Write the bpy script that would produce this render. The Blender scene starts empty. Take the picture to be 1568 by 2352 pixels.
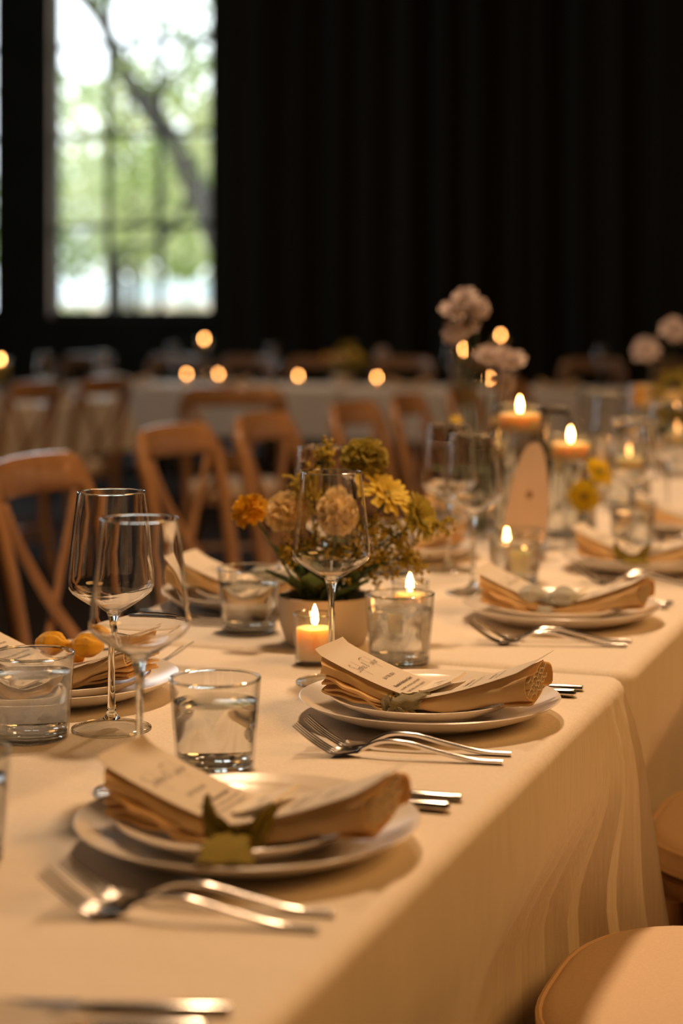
import bpy, math, random
from mathutils import Vector, Matrix, Euler

random.seed(11)
PI = math.pi
R = math.radians
sc = bpy.context.scene
C = sc.collection

# ------------------------------------------------------------------ camera
# world: x across the long table, y along it, z up; hall aligned with the table
cam_d = bpy.data.cameras.new('camera')
cam = bpy.data.objects.new('camera', cam_d)
C.objects.link(cam)
cam.location = (0.0, 0.0, 1.18)
cam.rotation_euler = (R(90), 0, R(20.0))
cam_d.sensor_fit = 'VERTICAL'
cam_d.sensor_height = 36.0
cam_d.lens = 63.5
cam_d.shift_y = -0.1918
cam_d.clip_start = 0.05
cam_d.clip_end = 300
cam_d.dof.use_dof = True
cam_d.dof.focus_distance = 1.93
cam_d.dof.aperture_fstop = 2.9
sc.camera = cam

# ------------------------------------------------------------------ view, sky, sun, lamps
sc.view_settings.view_transform = 'Standard'
sc.view_settings.look = 'None'
sc.view_settings.gamma = 1.0
sc.view_settings.use_curve_mapping = False
sc.view_settings.exposure = 0.0
try:
    sc.cycles.use_denoising = True
    sc.cycles.sample_clamp_indirect = 4.0
    sc.cycles.max_bounces = 14
    sc.cycles.transmission_bounces = 14
    sc.cycles.transparent_max_bounces = 32
    sc.cycles.glossy_bounces = 5
    sc.cycles.diffuse_bounces = 4
    sc.cycles.caustics_refractive = True
    sc.cycles.caustics_reflective = False
    sc.cycles.blur_glossy = 0.5
except Exception:
    pass

world = bpy.data.worlds.new('daylight')
sc.world = world
world.use_nodes = True
bg = world.node_tree.nodes['Background']
bg.inputs['Color'].default_value = (0.86, 0.94, 1.0, 1)
bg.inputs['Strength'].default_value = 3.9

sun_d = bpy.data.lights.new('sun', 'SUN')
sun_d.energy = 6.5
sun_d.angle = R(0.6)
sun_d.color = (1.0, 0.95, 0.84)
sun = bpy.data.objects.new('sun', sun_d)
C.objects.link(sun)
sun.rotation_euler = (R(42), 0, R(-25))

WARM = (1.0, 0.63, 0.35)        # pendants over the long table
AMBER = (1.0, 0.46, 0.125)      # soft amber fill from the right
def lamp(x, y, z, p, rad=0.15, col=WARM, cone=140):
    # shaded pendant bulb, open downwards; also used for the back-row fill
    d = bpy.data.lights.new('pendant_or_fill', 'SPOT')
    d.energy = p; d.shadow_soft_size = rad; d.color = col
    d.spot_size = R(cone); d.spot_blend = 0.55
    o = bpy.data.objects.new('pendant_or_fill', d)
    C.objects.link(o); o.location = (x, y, z)
lamp(-1.0, 2.7, 3.6, 245)
lamp(-1.0, 4.6, 3.6, 135)
lamp(-1.0, 6.6, 3.6, 40)
lamp(-4.4, 7.4, 3.5, 20)
lamp(-3.6, 9.5, 3.1, 60, 0.15, WARM, 110)  # added fill, placed to brighten the back-row chair rails
def wash(loc, target, size, p, col):
    # large area light added as ambient amber fill, no real lamp there
    d = bpy.data.lights.new('amber_fill', 'AREA')
    d.shape = 'DISK'; d.size = size; d.energy = p; d.color = col
    o = bpy.data.objects.new('amber_fill', d)
    C.objects.link(o); o.location = loc
    o.rotation_euler = (Vector(target) - Vector(loc)).to_track_quat('-Z', 'Y').to_euler()
wash((2.6, 2.0, 3.4), (-0.6, 2.0, 0.75), 2.2, 84, AMBER)

def portal(loc, rot, sx, sy):
    d = bpy.data.lights.new('window_portal', 'AREA')
    d.shape = 'RECTANGLE'; d.size = sx; d.size_y = sy
    d.cycles.is_portal = True
    o = bpy.data.objects.new('window_portal', d)
    C.objects.link(o); o.location = loc; o.rotation_euler = rot

# ------------------------------------------------------------------ materials
def mat(name):
    m = bpy.data.materials.new(name)
    m.use_nodes = True
    nt = m.node_tree
    nt.nodes.clear()
    out = nt.nodes.new('ShaderNodeOutputMaterial')
    return m, nt, out

def principled(name, col, rough=0.5, metal=0.0, coat=0.0, sheen=0.0, noise=None, bump=None, spec=0.5, sub=0.0, trans=0.0):
    m, nt, out = mat(name)
    b = nt.nodes.new('ShaderNodeBsdfPrincipled')
    b.inputs['Base Color'].default_value = (*col, 1)
    b.inputs['Roughness'].default_value = rough
    b.inputs['Metallic'].default_value = metal
    b.inputs['Coat Weight'].default_value = coat
    b.inputs['Coat Roughness'].default_value = 0.05
    b.inputs['Sheen Weight'].default_value = sheen
    b.inputs['Specular IOR Level'].default_value = spec
    if sub > 0:
        b.inputs['Subsurface Weight'].default_value = 1.0
        b.inputs['Subsurface Radius'].default_value = (1.0, 0.6, 0.3)
        b.inputs['Subsurface Scale'].default_value = sub
    tc = nt.nodes.new('ShaderNodeTexCoord')
    if noise:                                       # (scale xyz, amount) mottles the base colour
        scale, amt = noise
        mp = nt.nodes.new('ShaderNodeMapping'); mp.inputs['Scale'].default_value = scale
        nt.links.new(tc.outputs['Object'], mp.inputs['Vector'])
        n = nt.nodes.new('ShaderNodeTexNoise'); n.inputs['Scale'].default_value = 1.0; n.inputs['Detail'].default_value = 5
        nt.links.new(mp.outputs['Vector'], n.inputs['Vector'])
        mx = nt.nodes.new('ShaderNodeMix'); mx.data_type = 'RGBA'
        mx.inputs['A'].default_value = (*[c * (1 - amt) for c in col], 1)
        mx.inputs['B'].default_value = (*[min(1, c * (1 + amt)) for c in col], 1)
        rp = nt.nodes.new('ShaderNodeMapRange'); rp.inputs['From Min'].default_value = 0.3; rp.inputs['From Max'].default_value = 0.7
        nt.links.new(n.outputs['Fac'], rp.inputs['Value'])
        nt.links.new(rp.outputs['Result'], mx.inputs['Factor'])
        nt.links.new(mx.outputs['Result'], b.inputs['Base Color'])
    if bump:                                        # list of (scale xyz, strength, distance)
        prev = None
        for scale, st, dist in bump:
            mp = nt.nodes.new('ShaderNodeMapping'); mp.inputs['Scale'].default_value = scale
            nt.links.new(tc.outputs['Object'], mp.inputs['Vector'])
            n = nt.nodes.new('ShaderNodeTexNoise'); n.inputs['Scale'].default_value = 1.0; n.inputs['Detail'].default_value = 4
            nt.links.new(mp.outputs['Vector'], n.inputs['Vector'])
            bp = nt.nodes.new('ShaderNodeBump'); bp.inputs['Strength'].default_value = st; bp.inputs['Distance'].default_value = dist
            nt.links.new(n.outputs['Fac'], bp.inputs['Height'])
            if prev: nt.links.new(prev.outputs['Normal'], bp.inputs['Normal'])
            prev = bp
        nt.links.new(prev.outputs['Normal'], b.inputs['Normal'])
    if trans > 0:                                   # thin material that lets light through
        t = nt.nodes.new('ShaderNodeBsdfTranslucent'); t.inputs['Color'].default_value = (*col, 1)
        mx = nt.nodes.new('ShaderNodeMixShader'); mx.inputs['Fac'].default_value = trans
        nt.links.new(b.outputs[0], mx.inputs[1]); nt.links.new(t.outputs[0], mx.inputs[2])
        nt.links.new(mx.outputs[0], out.inputs[0])
    else:
        nt.links.new(b.outputs[0], out.inputs[0])
    return m

def thin_glass(name, tint=(0.98, 0.985, 0.98), edge=(0.70, 0.68, 0.64), refl=1.0, frost=0.0, base=0.045):
    m, nt, out = mat(name)
    tr = nt.nodes.new('ShaderNodeBsdfTransparent')
    lw = nt.nodes.new('ShaderNodeLayerWeight'); lw.inputs['Blend'].default_value = 0.5
    pw = nt.nodes.new('ShaderNodeMath'); pw.operation = 'POWER'; pw.inputs[1].default_value = 5.0
    nt.links.new(lw.outputs['Facing'], pw.inputs[0])
    mx = nt.nodes.new('ShaderNodeMix'); mx.data_type = 'RGBA'
    mx.inputs['A'].default_value = (*tint, 1); mx.inputs['B'].default_value = (*edge, 1)
    nt.links.new(pw.outputs[0], mx.inputs['Factor'])
    nt.links.new(mx.outputs['Result'], tr.inputs['Color'])
    gl = nt.nodes.new('ShaderNodeBsdfGlossy'); gl.inputs['Roughness'].default_value = 0.015
    p5 = nt.nodes.new('ShaderNodeMath'); p5.operation = 'POWER'; p5.inputs[1].default_value = 5.0
    nt.links.new(lw.outputs['Facing'], p5.inputs[0])
    ml = nt.nodes.new('ShaderNodeMapRange'); ml.inputs['To Min'].default_value = base * refl; ml.inputs['To Max'].default_value = refl
    nt.links.new(p5.outputs[0], ml.inputs['Value'])
    ms = nt.nodes.new('ShaderNodeMixShader')
    nt.links.new(ml.outputs[0], ms.inputs['Fac'])
    body = tr
    if frost > 0:                                   # droplets of condensation
        tc = nt.nodes.new('ShaderNodeTexCoord')
        n = nt.nodes.new('ShaderNodeTexNoise'); n.inputs['Scale'].default_value = 30; n.inputs['Detail'].default_value = 8
        nt.links.new(tc.outputs['Object'], n.inputs['Vector'])
        mr = nt.nodes.new('ShaderNodeMapRange'); mr.inputs['From Min'].default_value = 0.4; mr.inputs['From Max'].default_value = 0.7
        mr.inputs['To Max'].default_value = frost
        nt.links.new(n.outputs['Fac'], mr.inputs['Value'])
        rf = nt.nodes.new('ShaderNodeBsdfTranslucent'); rf.inputs['Color'].default_value = (0.9, 0.9, 0.9, 1)
        m2 = nt.nodes.new('ShaderNodeMixShader')
        nt.links.new(mr.outputs['Result'], m2.inputs['Fac'])
        nt.links.new(tr.outputs[0], m2.inputs[1]); nt.links.new(rf.outputs[0], m2.inputs[2])
        body = m2
    nt.links.new(body.outputs[0], ms.inputs[1]); nt.links.new(gl.outputs[0], ms.inputs[2])
    nt.links.new(ms.outputs[0], out.inputs[0])
    return m

def solid_glass(name, ior, col=(1, 1, 1), rough=0.0, clear=0.0):
    m, nt, out = mat(name)
    g = nt.nodes.new('ShaderNodeBsdfGlass'); g.inputs['IOR'].default_value = ior
    g.inputs['Color'].default_value = (*col, 1); g.inputs['Roughness'].default_value = rough
    nt.links.new(g.outputs[0], out.inputs[0])
    return m

def emitter(name, col, s):
    m, nt, out = mat(name)
    e = nt.nodes.new('ShaderNodeEmission'); e.inputs['Color'].default_value = (*col, 1); e.inputs['Strength'].default_value = s
    nt.links.new(e.outputs[0], out.inputs[0])
    return m

M = {}
M['linen'] = principled('linen', (0.80, 0.73, 0.64), 0.9, spec=0.15, sheen=0.15, noise=((320, 320, 9), 0.06),
                        bump=[((700, 90, 60), 0.25, 0.0008), ((60, 700, 900), 0.2, 0.0008), ((7, 16, 3), 0.35, 0.01)])
M['plate'] = principled('plate_glaze', (0.80, 0.74, 0.66), 0.21, spec=0.6, bump=[((14, 14, 14), 0.06, 0.01)])
M['napkin'] = principled('napkin_cotton_bounce', (0.90, 0.66, 0.34), 0.95, spec=0.1, sheen=0.2, bump=[((900, 900, 900), 0.3, 0.0008), ((60, 60, 60), 0.3, 0.004)], trans=0.3)  # cream cotton; the warm bounce light is put into its amber colour
M['napkin_lit'] = principled('napkin_lit', (0.86, 0.76, 0.62), 0.95, spec=0.1, bump=[((700, 700, 700), 0.3, 0.0008)], trans=0.2)  # same cotton in a paler copy, lit look of the ends in the colour
M['paper'] = principled('menu_paper', (0.86, 0.80, 0.71), 0.85, spec=0.15, bump=[((500, 500, 500), 0.08, 0.0005)], trans=0.3)
M['tag'] = principled('tag_paper', (0.82, 0.75, 0.64), 0.85, spec=0.15, bump=[((300, 300, 300), 0.2, 0.0008)])
M['ink'] = principled('ink', (0.035, 0.028, 0.022), 0.7)
M['brown_ink'] = principled('brown_ink', (0.22, 0.06, 0.02), 0.7)
M['steel'] = principled('steel', (0.82, 0.79, 0.76), 0.17, metal=1.0)
M['glass'] = thin_glass('glass_wall', refl=1.0, base=0.075)
M['bowl_glass'] = solid_glass('wine_glass_bowl', 1.45)
M['frosted'] = thin_glass('glass_with_condensation', frost=0.4, base=0.06)
M['pane'] = thin_glass('window_pane', edge=(0.9, 0.95, 0.92))
M['solid_glass'] = solid_glass('glass_stem', 1.48, (0.97, 0.98, 0.97))
M['water'] = solid_glass('water', 1.33, (0.985, 0.99, 0.985))
M['wax'] = principled('candle_wax', (0.95, 0.74, 0.42), 0.45, spec=0.3, sub=0.03)
M['wick'] = principled('wick', (0.03, 0.02, 0.015), 0.9)
M['flame'] = emitter('flame', (1.0, 0.42, 0.115), 74)
M['bowl'] = principled('bowl_ceramic', (0.56, 0.48, 0.38), 0.55, spec=0.3, bump=[((40, 40, 300), 0.12, 0.002)])
M['foam'] = principled('moss', (0.02, 0.03, 0.015), 0.95)
M['stem'] = principled('flower_stem', (0.07, 0.10, 0.03), 0.6)
M['leafg'] = principled('leaf_green', (0.10, 0.15, 0.05), 0.6, trans=0.25)
M['gold'] = principled('petal_gold', (0.80, 0.48, 0.035), 0.7, spec=0.15, trans=0.25, noise=((60, 60, 60), 0.2))
M['cream'] = principled('petal_cream', (0.86, 0.70, 0.38), 0.75, spec=0.15, trans=0.25, noise=((60, 60, 60), 0.15))
M['olive'] = principled('petal_olive', (0.50, 0.42, 0.10), 0.75, spec=0.15, trans=0.2, noise=((60, 60, 60), 0.25))
M['lemon'] = principled('petal_lemon', (0.86, 0.68, 0.13), 0.7, spec=0.15, trans=0.3, noise=((50, 50, 50), 0.12))
M['lime'] = principled('petal_lime', (0.58, 0.50, 0.11), 0.75, spec=0.15, trans=0.25, noise=((60, 60, 60), 0.2))
M['floret'] = principled('floret', (0.55, 0.42, 0.07), 0.8, spec=0.1, trans=0.2, noise=((80, 80, 80), 0.3))
M['blush'] = principled('petal_blush', (0.60, 0.51, 0.49), 0.7, spec=0.15, trans=0.3, noise=((40, 40, 40), 0.1))
M['sun_yellow'] = principled('petal_yellow', (0.85, 0.60, 0.02), 0.7, spec=0.15, trans=0.25)
M['dark_eye'] = principled('flower_eye', (0.25, 0.12, 0.01), 0.8)
M['sage'] = principled('ribbon_sage', (0.17, 0.14, 0.055), 0.9, sheen=0.6, bump=[((600, 600, 600), 0.4, 0.001)])
M['olive_ribbon'] = principled('ribbon_olive', (0.20, 0.155, 0.03), 0.95, spec=0.1, bump=[((500, 500, 500), 0.3, 0.001)])
M['yellow_ribbon'] = principled('ribbon_yellow', (0.85, 0.48, 0.02), 0.9, sheen=0.4, trans=0.2, bump=[((500, 500, 500), 0.3, 0.001)])
M['blue_ribbon'] = principled('ribbon_grey_blue', (0.46, 0.47, 0.43), 0.9, sheen=0.4, bump=[((500, 500, 500), 0.3, 0.001)])
M['wood'] = principled('chair_wood', (0.285, 0.148, 0.063), 0.3, coat=0.6, spec=0.5, noise=((30, 30, 6), 0.25), bump=[((90, 90, 10), 0.1, 0.002)])
M['cushion'] = principled('seat_canvas', (0.74, 0.58, 0.42), 0.9, sheen=0.2, spec=0.15, noise=((300, 300, 300), 0.05), bump=[((900, 900, 900), 0.3, 0.0008)])
M['piping'] = principled('seat_piping', (0.70, 0.53, 0.37), 0.9, spec=0.15)
M['sign'] = principled('sign_wood', (0.72, 0.57, 0.45), 0.8, noise=((18, 18, 3), 0.12))
M['curtain'] = principled('curtain_cloth', (0.050, 0.047, 0.036), 1.0, spec=0.05, bump=[((200, 200, 10), 0.2, 0.002)])
M['wall'] = principled('wall_paint', (0.042, 0.048, 0.039), 0.9, spec=0.1, noise=((3, 3, 3), 0.2))
M['frame'] = principled('window_frame', (0.03, 0.03, 0.026), 0.6)
M['reveal'] = principled('window_brick', (0.36, 0.25, 0.20), 0.9, noise=((8, 8, 16), 0.2))
M['floor'] = principled('floor_boards', (0.018, 0.012, 0.008), 0.9, spec=0.1, noise=((8, 1, 1), 0.3))
M['bark'] = principled('bark', (0.035, 0.03, 0.026), 0.95, noise=((6, 6, 2), 0.3))
M['leaf_a'] = principled('tree_leaf', (0.17, 0.23, 0.055), 0.6, trans=0.4)
M['leaf_b'] = principled('tree_leaf_pale', (0.34, 0.36, 0.17), 0.6, trans=0.4)
M['lawn'] = principled('lawn', (0.18, 0.26, 0.07), 0.95, noise=((1, 1, 1), 0.3))
M['gravel'] = principled('garden_gravel', (0.55, 0.48, 0.40), 0.95, noise=((3, 3, 3), 0.2))
M['stone'] = principled('garden_stone', (0.60, 0.50, 0.42), 0.9, noise=((2, 2, 2), 0.2))
M['pale_blue'] = principled('pale_blue_paint', (0.66, 0.74, 0.92), 0.5)

# ------------------------------------------------------------------ mesh helpers
class MB:
    def __init__(s):
        s.v = []; s.f = []
    def add(s, vs, fs):
        o = len(s.v)
        s.v += [tuple(p) for p in vs]
        s.f += [tuple(i + o for i in f) for f in fs]
        return s
    def lathe(s, prof, seg=32, c=(0, 0, 0), closed=False):
        vs = []; fs = []; rings = []
        for r, z in prof:
            if r < 1e-6:
                rings.append([len(vs)]); vs.append((c[0], c[1], c[2] + z))
            else:
                rings.append(list(range(len(vs), len(vs) + seg)))
                for k in range(seg):
                    a = 2 * PI * k / seg
                    vs.append((c[0] + r * math.cos(a), c[1] + r * math.sin(a), c[2] + z))
        pairs = list(zip(rings[:-1], rings[1:]))
        if closed: pairs.append((rings[-1], rings[0]))
        for a, b in pairs:
            for k in range(seg):
                k2 = (k + 1) % seg
                if len(a) == 1 and len(b) == 1: continue
                if len(a) == 1: fs.append((a[0], b[k2], b[k]))
                elif len(b) == 1: fs.append((a[k], a[k2], b[0]))
                else: fs.append((a[k], a[k2], b[k2], b[k]))
        return s.add(vs, fs)
    def tube(s, pts, rad, seg=8, cap=True, up=None, loop=False, sq=1.0):
        # rad: list of r or (ra, rb): ra along the frame's normal, rb along its binormal
        pts = [Vector(p) for p in pts]; n = len(pts)
        if not isinstance(rad, (list, tuple)) : rad = [rad] * n
        elif len(rad) == 2 and n != 2 : rad = [tuple(rad)] * n
        vs = []; fs = []
        nrm = None
        for i, p in enumerate(pts):
            if loop: t = pts[(i + 1) % n] - pts[(i - 1) % n]
            else: t = pts[min(i + 1, n - 1)] - pts[max(i - 1, 0)]
            t = t.normalized() if t.length > 1e-9 else Vector((0, 0, 1))
            if up is not None:
                b = Vector(up); b = (b - t * b.dot(t)).normalized(); nrm = b.cross(t)
            else:
                if nrm is None:
                    a = Vector((0, 0, 1)) if abs(t.z) < 0.9 else Vector((1, 0, 0))
                    nrm = (a - t * a.dot(t)).normalized()
                else:
                    nrm = (nrm - t * nrm.dot(t)).normalized()
                b = t.cross(nrm)
            r = rad[i]
            ra, rb = r if isinstance(r, (tuple, list)) else (r, r)
            for k in range(seg):
                a = 2 * PI * k / seg
                ca, sa = math.cos(a), math.sin(a)
                vs.append(p + nrm * (ra * math.copysign(abs(ca) ** sq, ca)) + b * (rb * math.copysign(abs(sa) ** sq, sa)))
        m = n if loop else n - 1
        for i in range(m):
            j = (i + 1) % n
            for k in range(seg):
                k2 = (k + 1) % seg
                fs.append((i * seg + k, i * seg + k2, j * seg + k2, j * seg + k))
        if cap and not loop:
            fs.append(tuple(reversed(range(seg)))); fs.append(tuple(range((n - 1) * seg, n * seg)))
        return s.add(vs, fs)
    def box(s, x0, x1, y0, y1, z0, z1):
        vs = [(x, y, z) for z in (z0, z1) for y in (y0, y1) for x in (x0, x1)]
        return s.add(vs, [(0, 2, 3, 1), (4, 5, 7, 6), (0, 1, 5, 4), (2, 6, 7, 3), (0, 4, 6, 2), (1, 3, 7, 5)])
    def sheet(s, g, th=0.0):
        # g[i][j] grid of points; th > 0 makes a solid sheet
        ni, nj = len(g), len(g[0])
        g = [[Vector(p) for p in r] for r in g]
        top = [p for r in g for p in r]
        fs = [(i * nj + j, (i + 1) * nj + j, (i + 1) * nj + j + 1, i * nj + j + 1) for i in range(ni - 1) for j in range(nj - 1)]
        if th <= 0: return s.add(top, fs)
        nr = []
        for i in range(ni):
            for j in range(nj):
                a = g[min(i + 1, ni - 1)][j] - g[max(i - 1, 0)][j]
                b = g[i][min(j + 1, nj - 1)] - g[i][max(j - 1, 0)]
                c = a.cross(b)
                nr.append(c.normalized() if c.length > 1e-12 else Vector((0, 0, 1)))
        N = ni * nj
        vs = [p + n * th / 2 for p, n in zip(top, nr)] + [p - n * th / 2 for p, n in zip(top, nr)]
        fs = fs + [tuple(reversed([q + N for q in f])) for f in fs]
        ring = [i * nj for i in range(ni)] + [(ni - 1) * nj + j for j in range(1, nj)] + [i * nj + nj - 1 for i in range(ni - 2, -1, -1)] + [j for j in range(nj - 2, 0, -1)]
        for a, b in zip(ring, ring[1:] + ring[:1]):
            fs.append((a, a + N, b + N, b))
        return s.add(vs, fs)
    def ball(s, c, rx, ry=None, rz=None, seg=10, rings=6):
        ry = ry or rx; rz = rz or rx
        prof = [(math.sin(PI * i / rings), -math.cos(PI * i / rings)) for i in range(rings + 1)]
        m = MB().lathe([(max(0, r) if 0 < i < rings else 0, z) for i, (r, z) in enumerate(prof)], seg)
        return s.add([(c[0] + x * rx, c[1] + y * ry, c[2] + z * rz) for x, y, z in m.v], m.f)
    def xf(s, mtx):
        s.v = [tuple(mtx @ Vector(p)) for p in s.v]
        return s

def obj(name, mb, m, parent=None, smooth=True, label=None, kind=None):
    me = bpy.data.meshes.new(name)
    me.from_pydata([tuple(p) for p in mb.v], [], mb.f)
    me.materials.append(m)
    if smooth:
        me.polygons.foreach_set('use_smooth', [True] * len(me.polygons))
        try: me.set_sharp_from_angle(angle=R(40))
        except Exception: pass
    me.update()
    o = bpy.data.objects.new(name, me)
    C.objects.link(o)
    if parent: o.parent = parent
    if label: o['label'] = label
    if kind: o['kind'] = kind
    return o

def tag(o, label, cat, group=None, kind=None):
    o['label'] = label; o['category'] = cat
    if group: o['group'] = group
    if kind: o['kind'] = kind
    return o

def thing(name, label, cat, loc=(0, 0, 0), rz=0.0, group=None):
    o = bpy.data.objects.new(name, None)
    o.empty_display_size = 0.05
    C.objects.link(o)
    o.location = loc; o.rotation_euler = (0, 0, rz)
    return tag(o, label, cat, group)

def struct(name, mb, m, parent=None, smooth=False):
    o = obj(name, mb, m, parent, smooth)
    if not parent: o['kind'] = 'structure'
    return o

KIDS = {}
def kids(o):
    return [c for c in bpy.data.objects if c.parent == o]

class Proto:
    # first placement moves the original itself, later ones copy the thing and each of its parts
    def __init__(s, root):
        s.root = root; s.used = False
        s.ch = [(c, kids(c)) for c in kids(root)]
    def put(s, label, loc, rz=0.0, group=None, scale=1.0):
        if not s.used:
            s.used = True; r = s.root
        else:
            r = s.root.copy(); C.objects.link(r)
            for c, gs in s.ch:
                d = c.copy(); C.objects.link(d); d.parent = r
                for g in gs:
                    e = g.copy(); C.objects.link(e); e.parent = d
        r.location = loc; r.rotation_euler = (0, 0, rz); r.scale = (scale,) * 3
        r['label'] = label
        if group: r['group'] = group
        return r

def lerp(a, b, t): return a + (b - a) * t
def smooth01(t):
    t = max(0, min(1, t)); return t * t * (3 - 2 * t)
def bez(p0, p1, p2, p3, n=12):
    p0, p1, p2, p3 = map(Vector, (p0, p1, p2, p3)); o = []
    for i in range(n + 1):
        t = i / n; u = 1 - t
        o.append(p0 * u**3 + p1 * 3 * u * u * t + p2 * 3 * u * t * t + p3 * t**3)
    return o
def cat(pts, n=6):
    # Catmull-Rom through points
    P = [Vector(p) for p in pts]; P = [P[0] * 2 - P[1]] + P + [P[-1] * 2 - P[-2]]
    out = []
    for i in range(1, len(P) - 2):
        for k in range(n):
            t = k / n
            a, b, c, d = P[i - 1], P[i], P[i + 1], P[i + 2]
            out.append(0.5 * ((2 * b) + (c - a) * t + (2 * a - 5 * b + 4 * c - d) * t * t + (3 * b - a - 3 * c + d) * t**3))
    out.append(P[-2])
    return out

# ================================================================== THE HALL
Y1 = 13.0            # window wall
struct('floor', MB().box(-10.2, 4.2, -3.2, Y1 + 0.2, -0.1, 0), M['floor'])
struct('ceiling', MB().box(-10.2, 4.2, -3.2, Y1 + 0.2, 5.2, 5.3), M['wall'])
struct('wall_right', MB().box(4.0, 4.2, -3.2, Y1 + 0.2, 0, 5.2), M['wall'])
struct('wall_front', MB().box(-10.2, 4.2, -3.2, -3.0, 0, 5.2), M['wall'])
WX = [(-7.27, -5.82), (-9.4, -7.76)]
Z0, Z1 = 1.17, 4.7
wb = MB()
wb.box(-5.82, 4.2, Y1, Y1 + 0.2, 0, 5.2)
wb.box(-7.76, -7.27, Y1, Y1 + 0.2, 0, 5.2)
wb.box(-10.2, -9.4, Y1, Y1 + 0.2, 0, 5.2)
for a, b in WX:
    wb.box(a, b, Y1, Y1 + 0.2, 0, Z0); wb.box(a, b, Y1, Y1 + 0.2, Z1, 5.2)
struct('wall_back', wb, M['wall'])
LW = [(3.6, 4.3), (6.7, 8.3)]
wl = MB()
ys = [-3.2] + [v for p in LW for v in p] + [Y1 + 0.2]
for k in range(0, len(ys), 2): wl.box(-10.2, -10.0, ys[k], ys[k + 1], 0, 5.2)
for a, b in LW:
    wl.box(-10.2, -10.0, a, b, 0, Z0); wl.box(-10.2, -10.0, a, b, Z1, 5.2)
struct('wall_left', wl, M['wall'])

def window(n, a, b, side):
    # a window 'side' wall: 'back' spans x a..b at y=Y1; 'left' spans y a..b at x=-10
    def bx(p0, p1, d0, d1, z0, z1):
        m = MB()
        if side == 'back': m.box(p0, p1, Y1 + d0, Y1 + d1, z0, z1)
        else: m.box(-10.0 - d1, -10.0 - d0, p0, p1, z0, z1)
        return m
    fr = MB()
    for q in (bx(a, a + 0.04, 0.08, 0.14, Z0, Z1), bx(b - 0.04, b, 0.08, 0.14, Z0, Z1),
              bx(a + 0.04, b - 0.04, 0.08, 0.14, Z0, Z0 + 0.05), bx(a + 0.04, b - 0.04, 0.08, 0.14, Z1 - 0.05, Z1)):
        fr.add(q.v, q.f)
    root = struct(f'window_{n}', fr, M['frame'])
    w = (b - a - 0.08) / 3
    hs = []
    z = Z0
    while z < Z1 - 0.2:
        z2 = min(z + 0.735, Z1)
        hs.append((z, z2)); z = z2
    for i in (1, 2):
        struct('muntin', bx(a + 0.04 + w * i - 0.021, a + 0.04 + w * i + 0.021, 0.09, 0.13, Z0 + 0.05, Z1 - 0.05), M['frame'], root)
    for z, z2 in hs[1:]:
        struct('muntin', bx(a + 0.04, b - 0.04, 0.095, 0.125, z - 0.02, z + 0.02), M['frame'], root)
    for i in range(3):
        for z, z2 in hs:
            struct('pane', bx(a + 0.04 + w * i + 0.021, a + 0.04 + w * (i + 1) - 0.021, 0.107, 0.113, max(z + 0.02, Z0 + 0.05), min(z2 - 0.02, Z1 - 0.05)), M['pane'], root)
    struct('sill', bx(a - 0.03, b + 0.03, -0.06, 0.08, Z0 - 0.04, Z0), M['frame'], root)
    for e in ((a + 0.0005, a + 0.012), (b - 0.012, b - 0.0005)):
        struct('reveal_lining', bx(e[0], e[1], 0.0, 0.08, Z0, Z1), M['reveal'], root)
    if side == 'back': portal(((a + b) / 2, Y1 + 0.2, (Z0 + Z1) / 2), (R(-90), 0, 0), b - a, Z1 - Z0)
    else: portal((-10.2, (a + b) / 2, (Z0 + Z1) / 2), (0, R(-90), 0), Z1 - Z0, b - a)
n = 1
for a, b in WX: window(n, a, b, 'back'); n += 1
for a, b in LW: window(n, a, b, 'left'); n += 1

# dark curtains hung in front of the wall, right of the window
def curtain(x0, x1, y, seed, label):
    rnd = random.Random(seed)
    nx = int((x1 - x0) / 0.035)
    ph = [rnd.uniform(0, 6.28) for _ in range(4)]
    g = []
    for k in range(9):
        z = 0.03 + (5.05 - 0.03) * k / 8
        row = []
        for i in range(nx + 1):
            x = x0 + (x1 - x0) * i / nx
            a = 0.045 + 0.02 * math.sin(x * 3.1 + ph[3])
            row.append((x, y + a * math.sin(x * 22 + ph[0] + 0.2 * math.sin(z)) + 0.03 * math.sin(x * 9.3 + ph[1]) + 0.012 * math.sin(x * 47 + ph[2]), z))
        g.append(row)
    tag(obj('curtain', MB().sheet(g, 0.006), M['curtain']), label, 'curtain', 'dark curtains along the window wall')
cx = -5.72
for k, (w, wd) in enumerate([(1.35, 'dark brown floor-length curtain drawn to the right edge of the window'),
                             (1.3, 'dark curtain panel, second from the window'),
                             (1.4, 'near-black curtain panel behind the pink flowers, third from the window'),
                             (1.4, 'near-black curtain panel, fourth from the window')]):
    curtain(cx, cx + w, Y1 - 0.17, k + 3, wd); cx += w - 0.02

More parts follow.
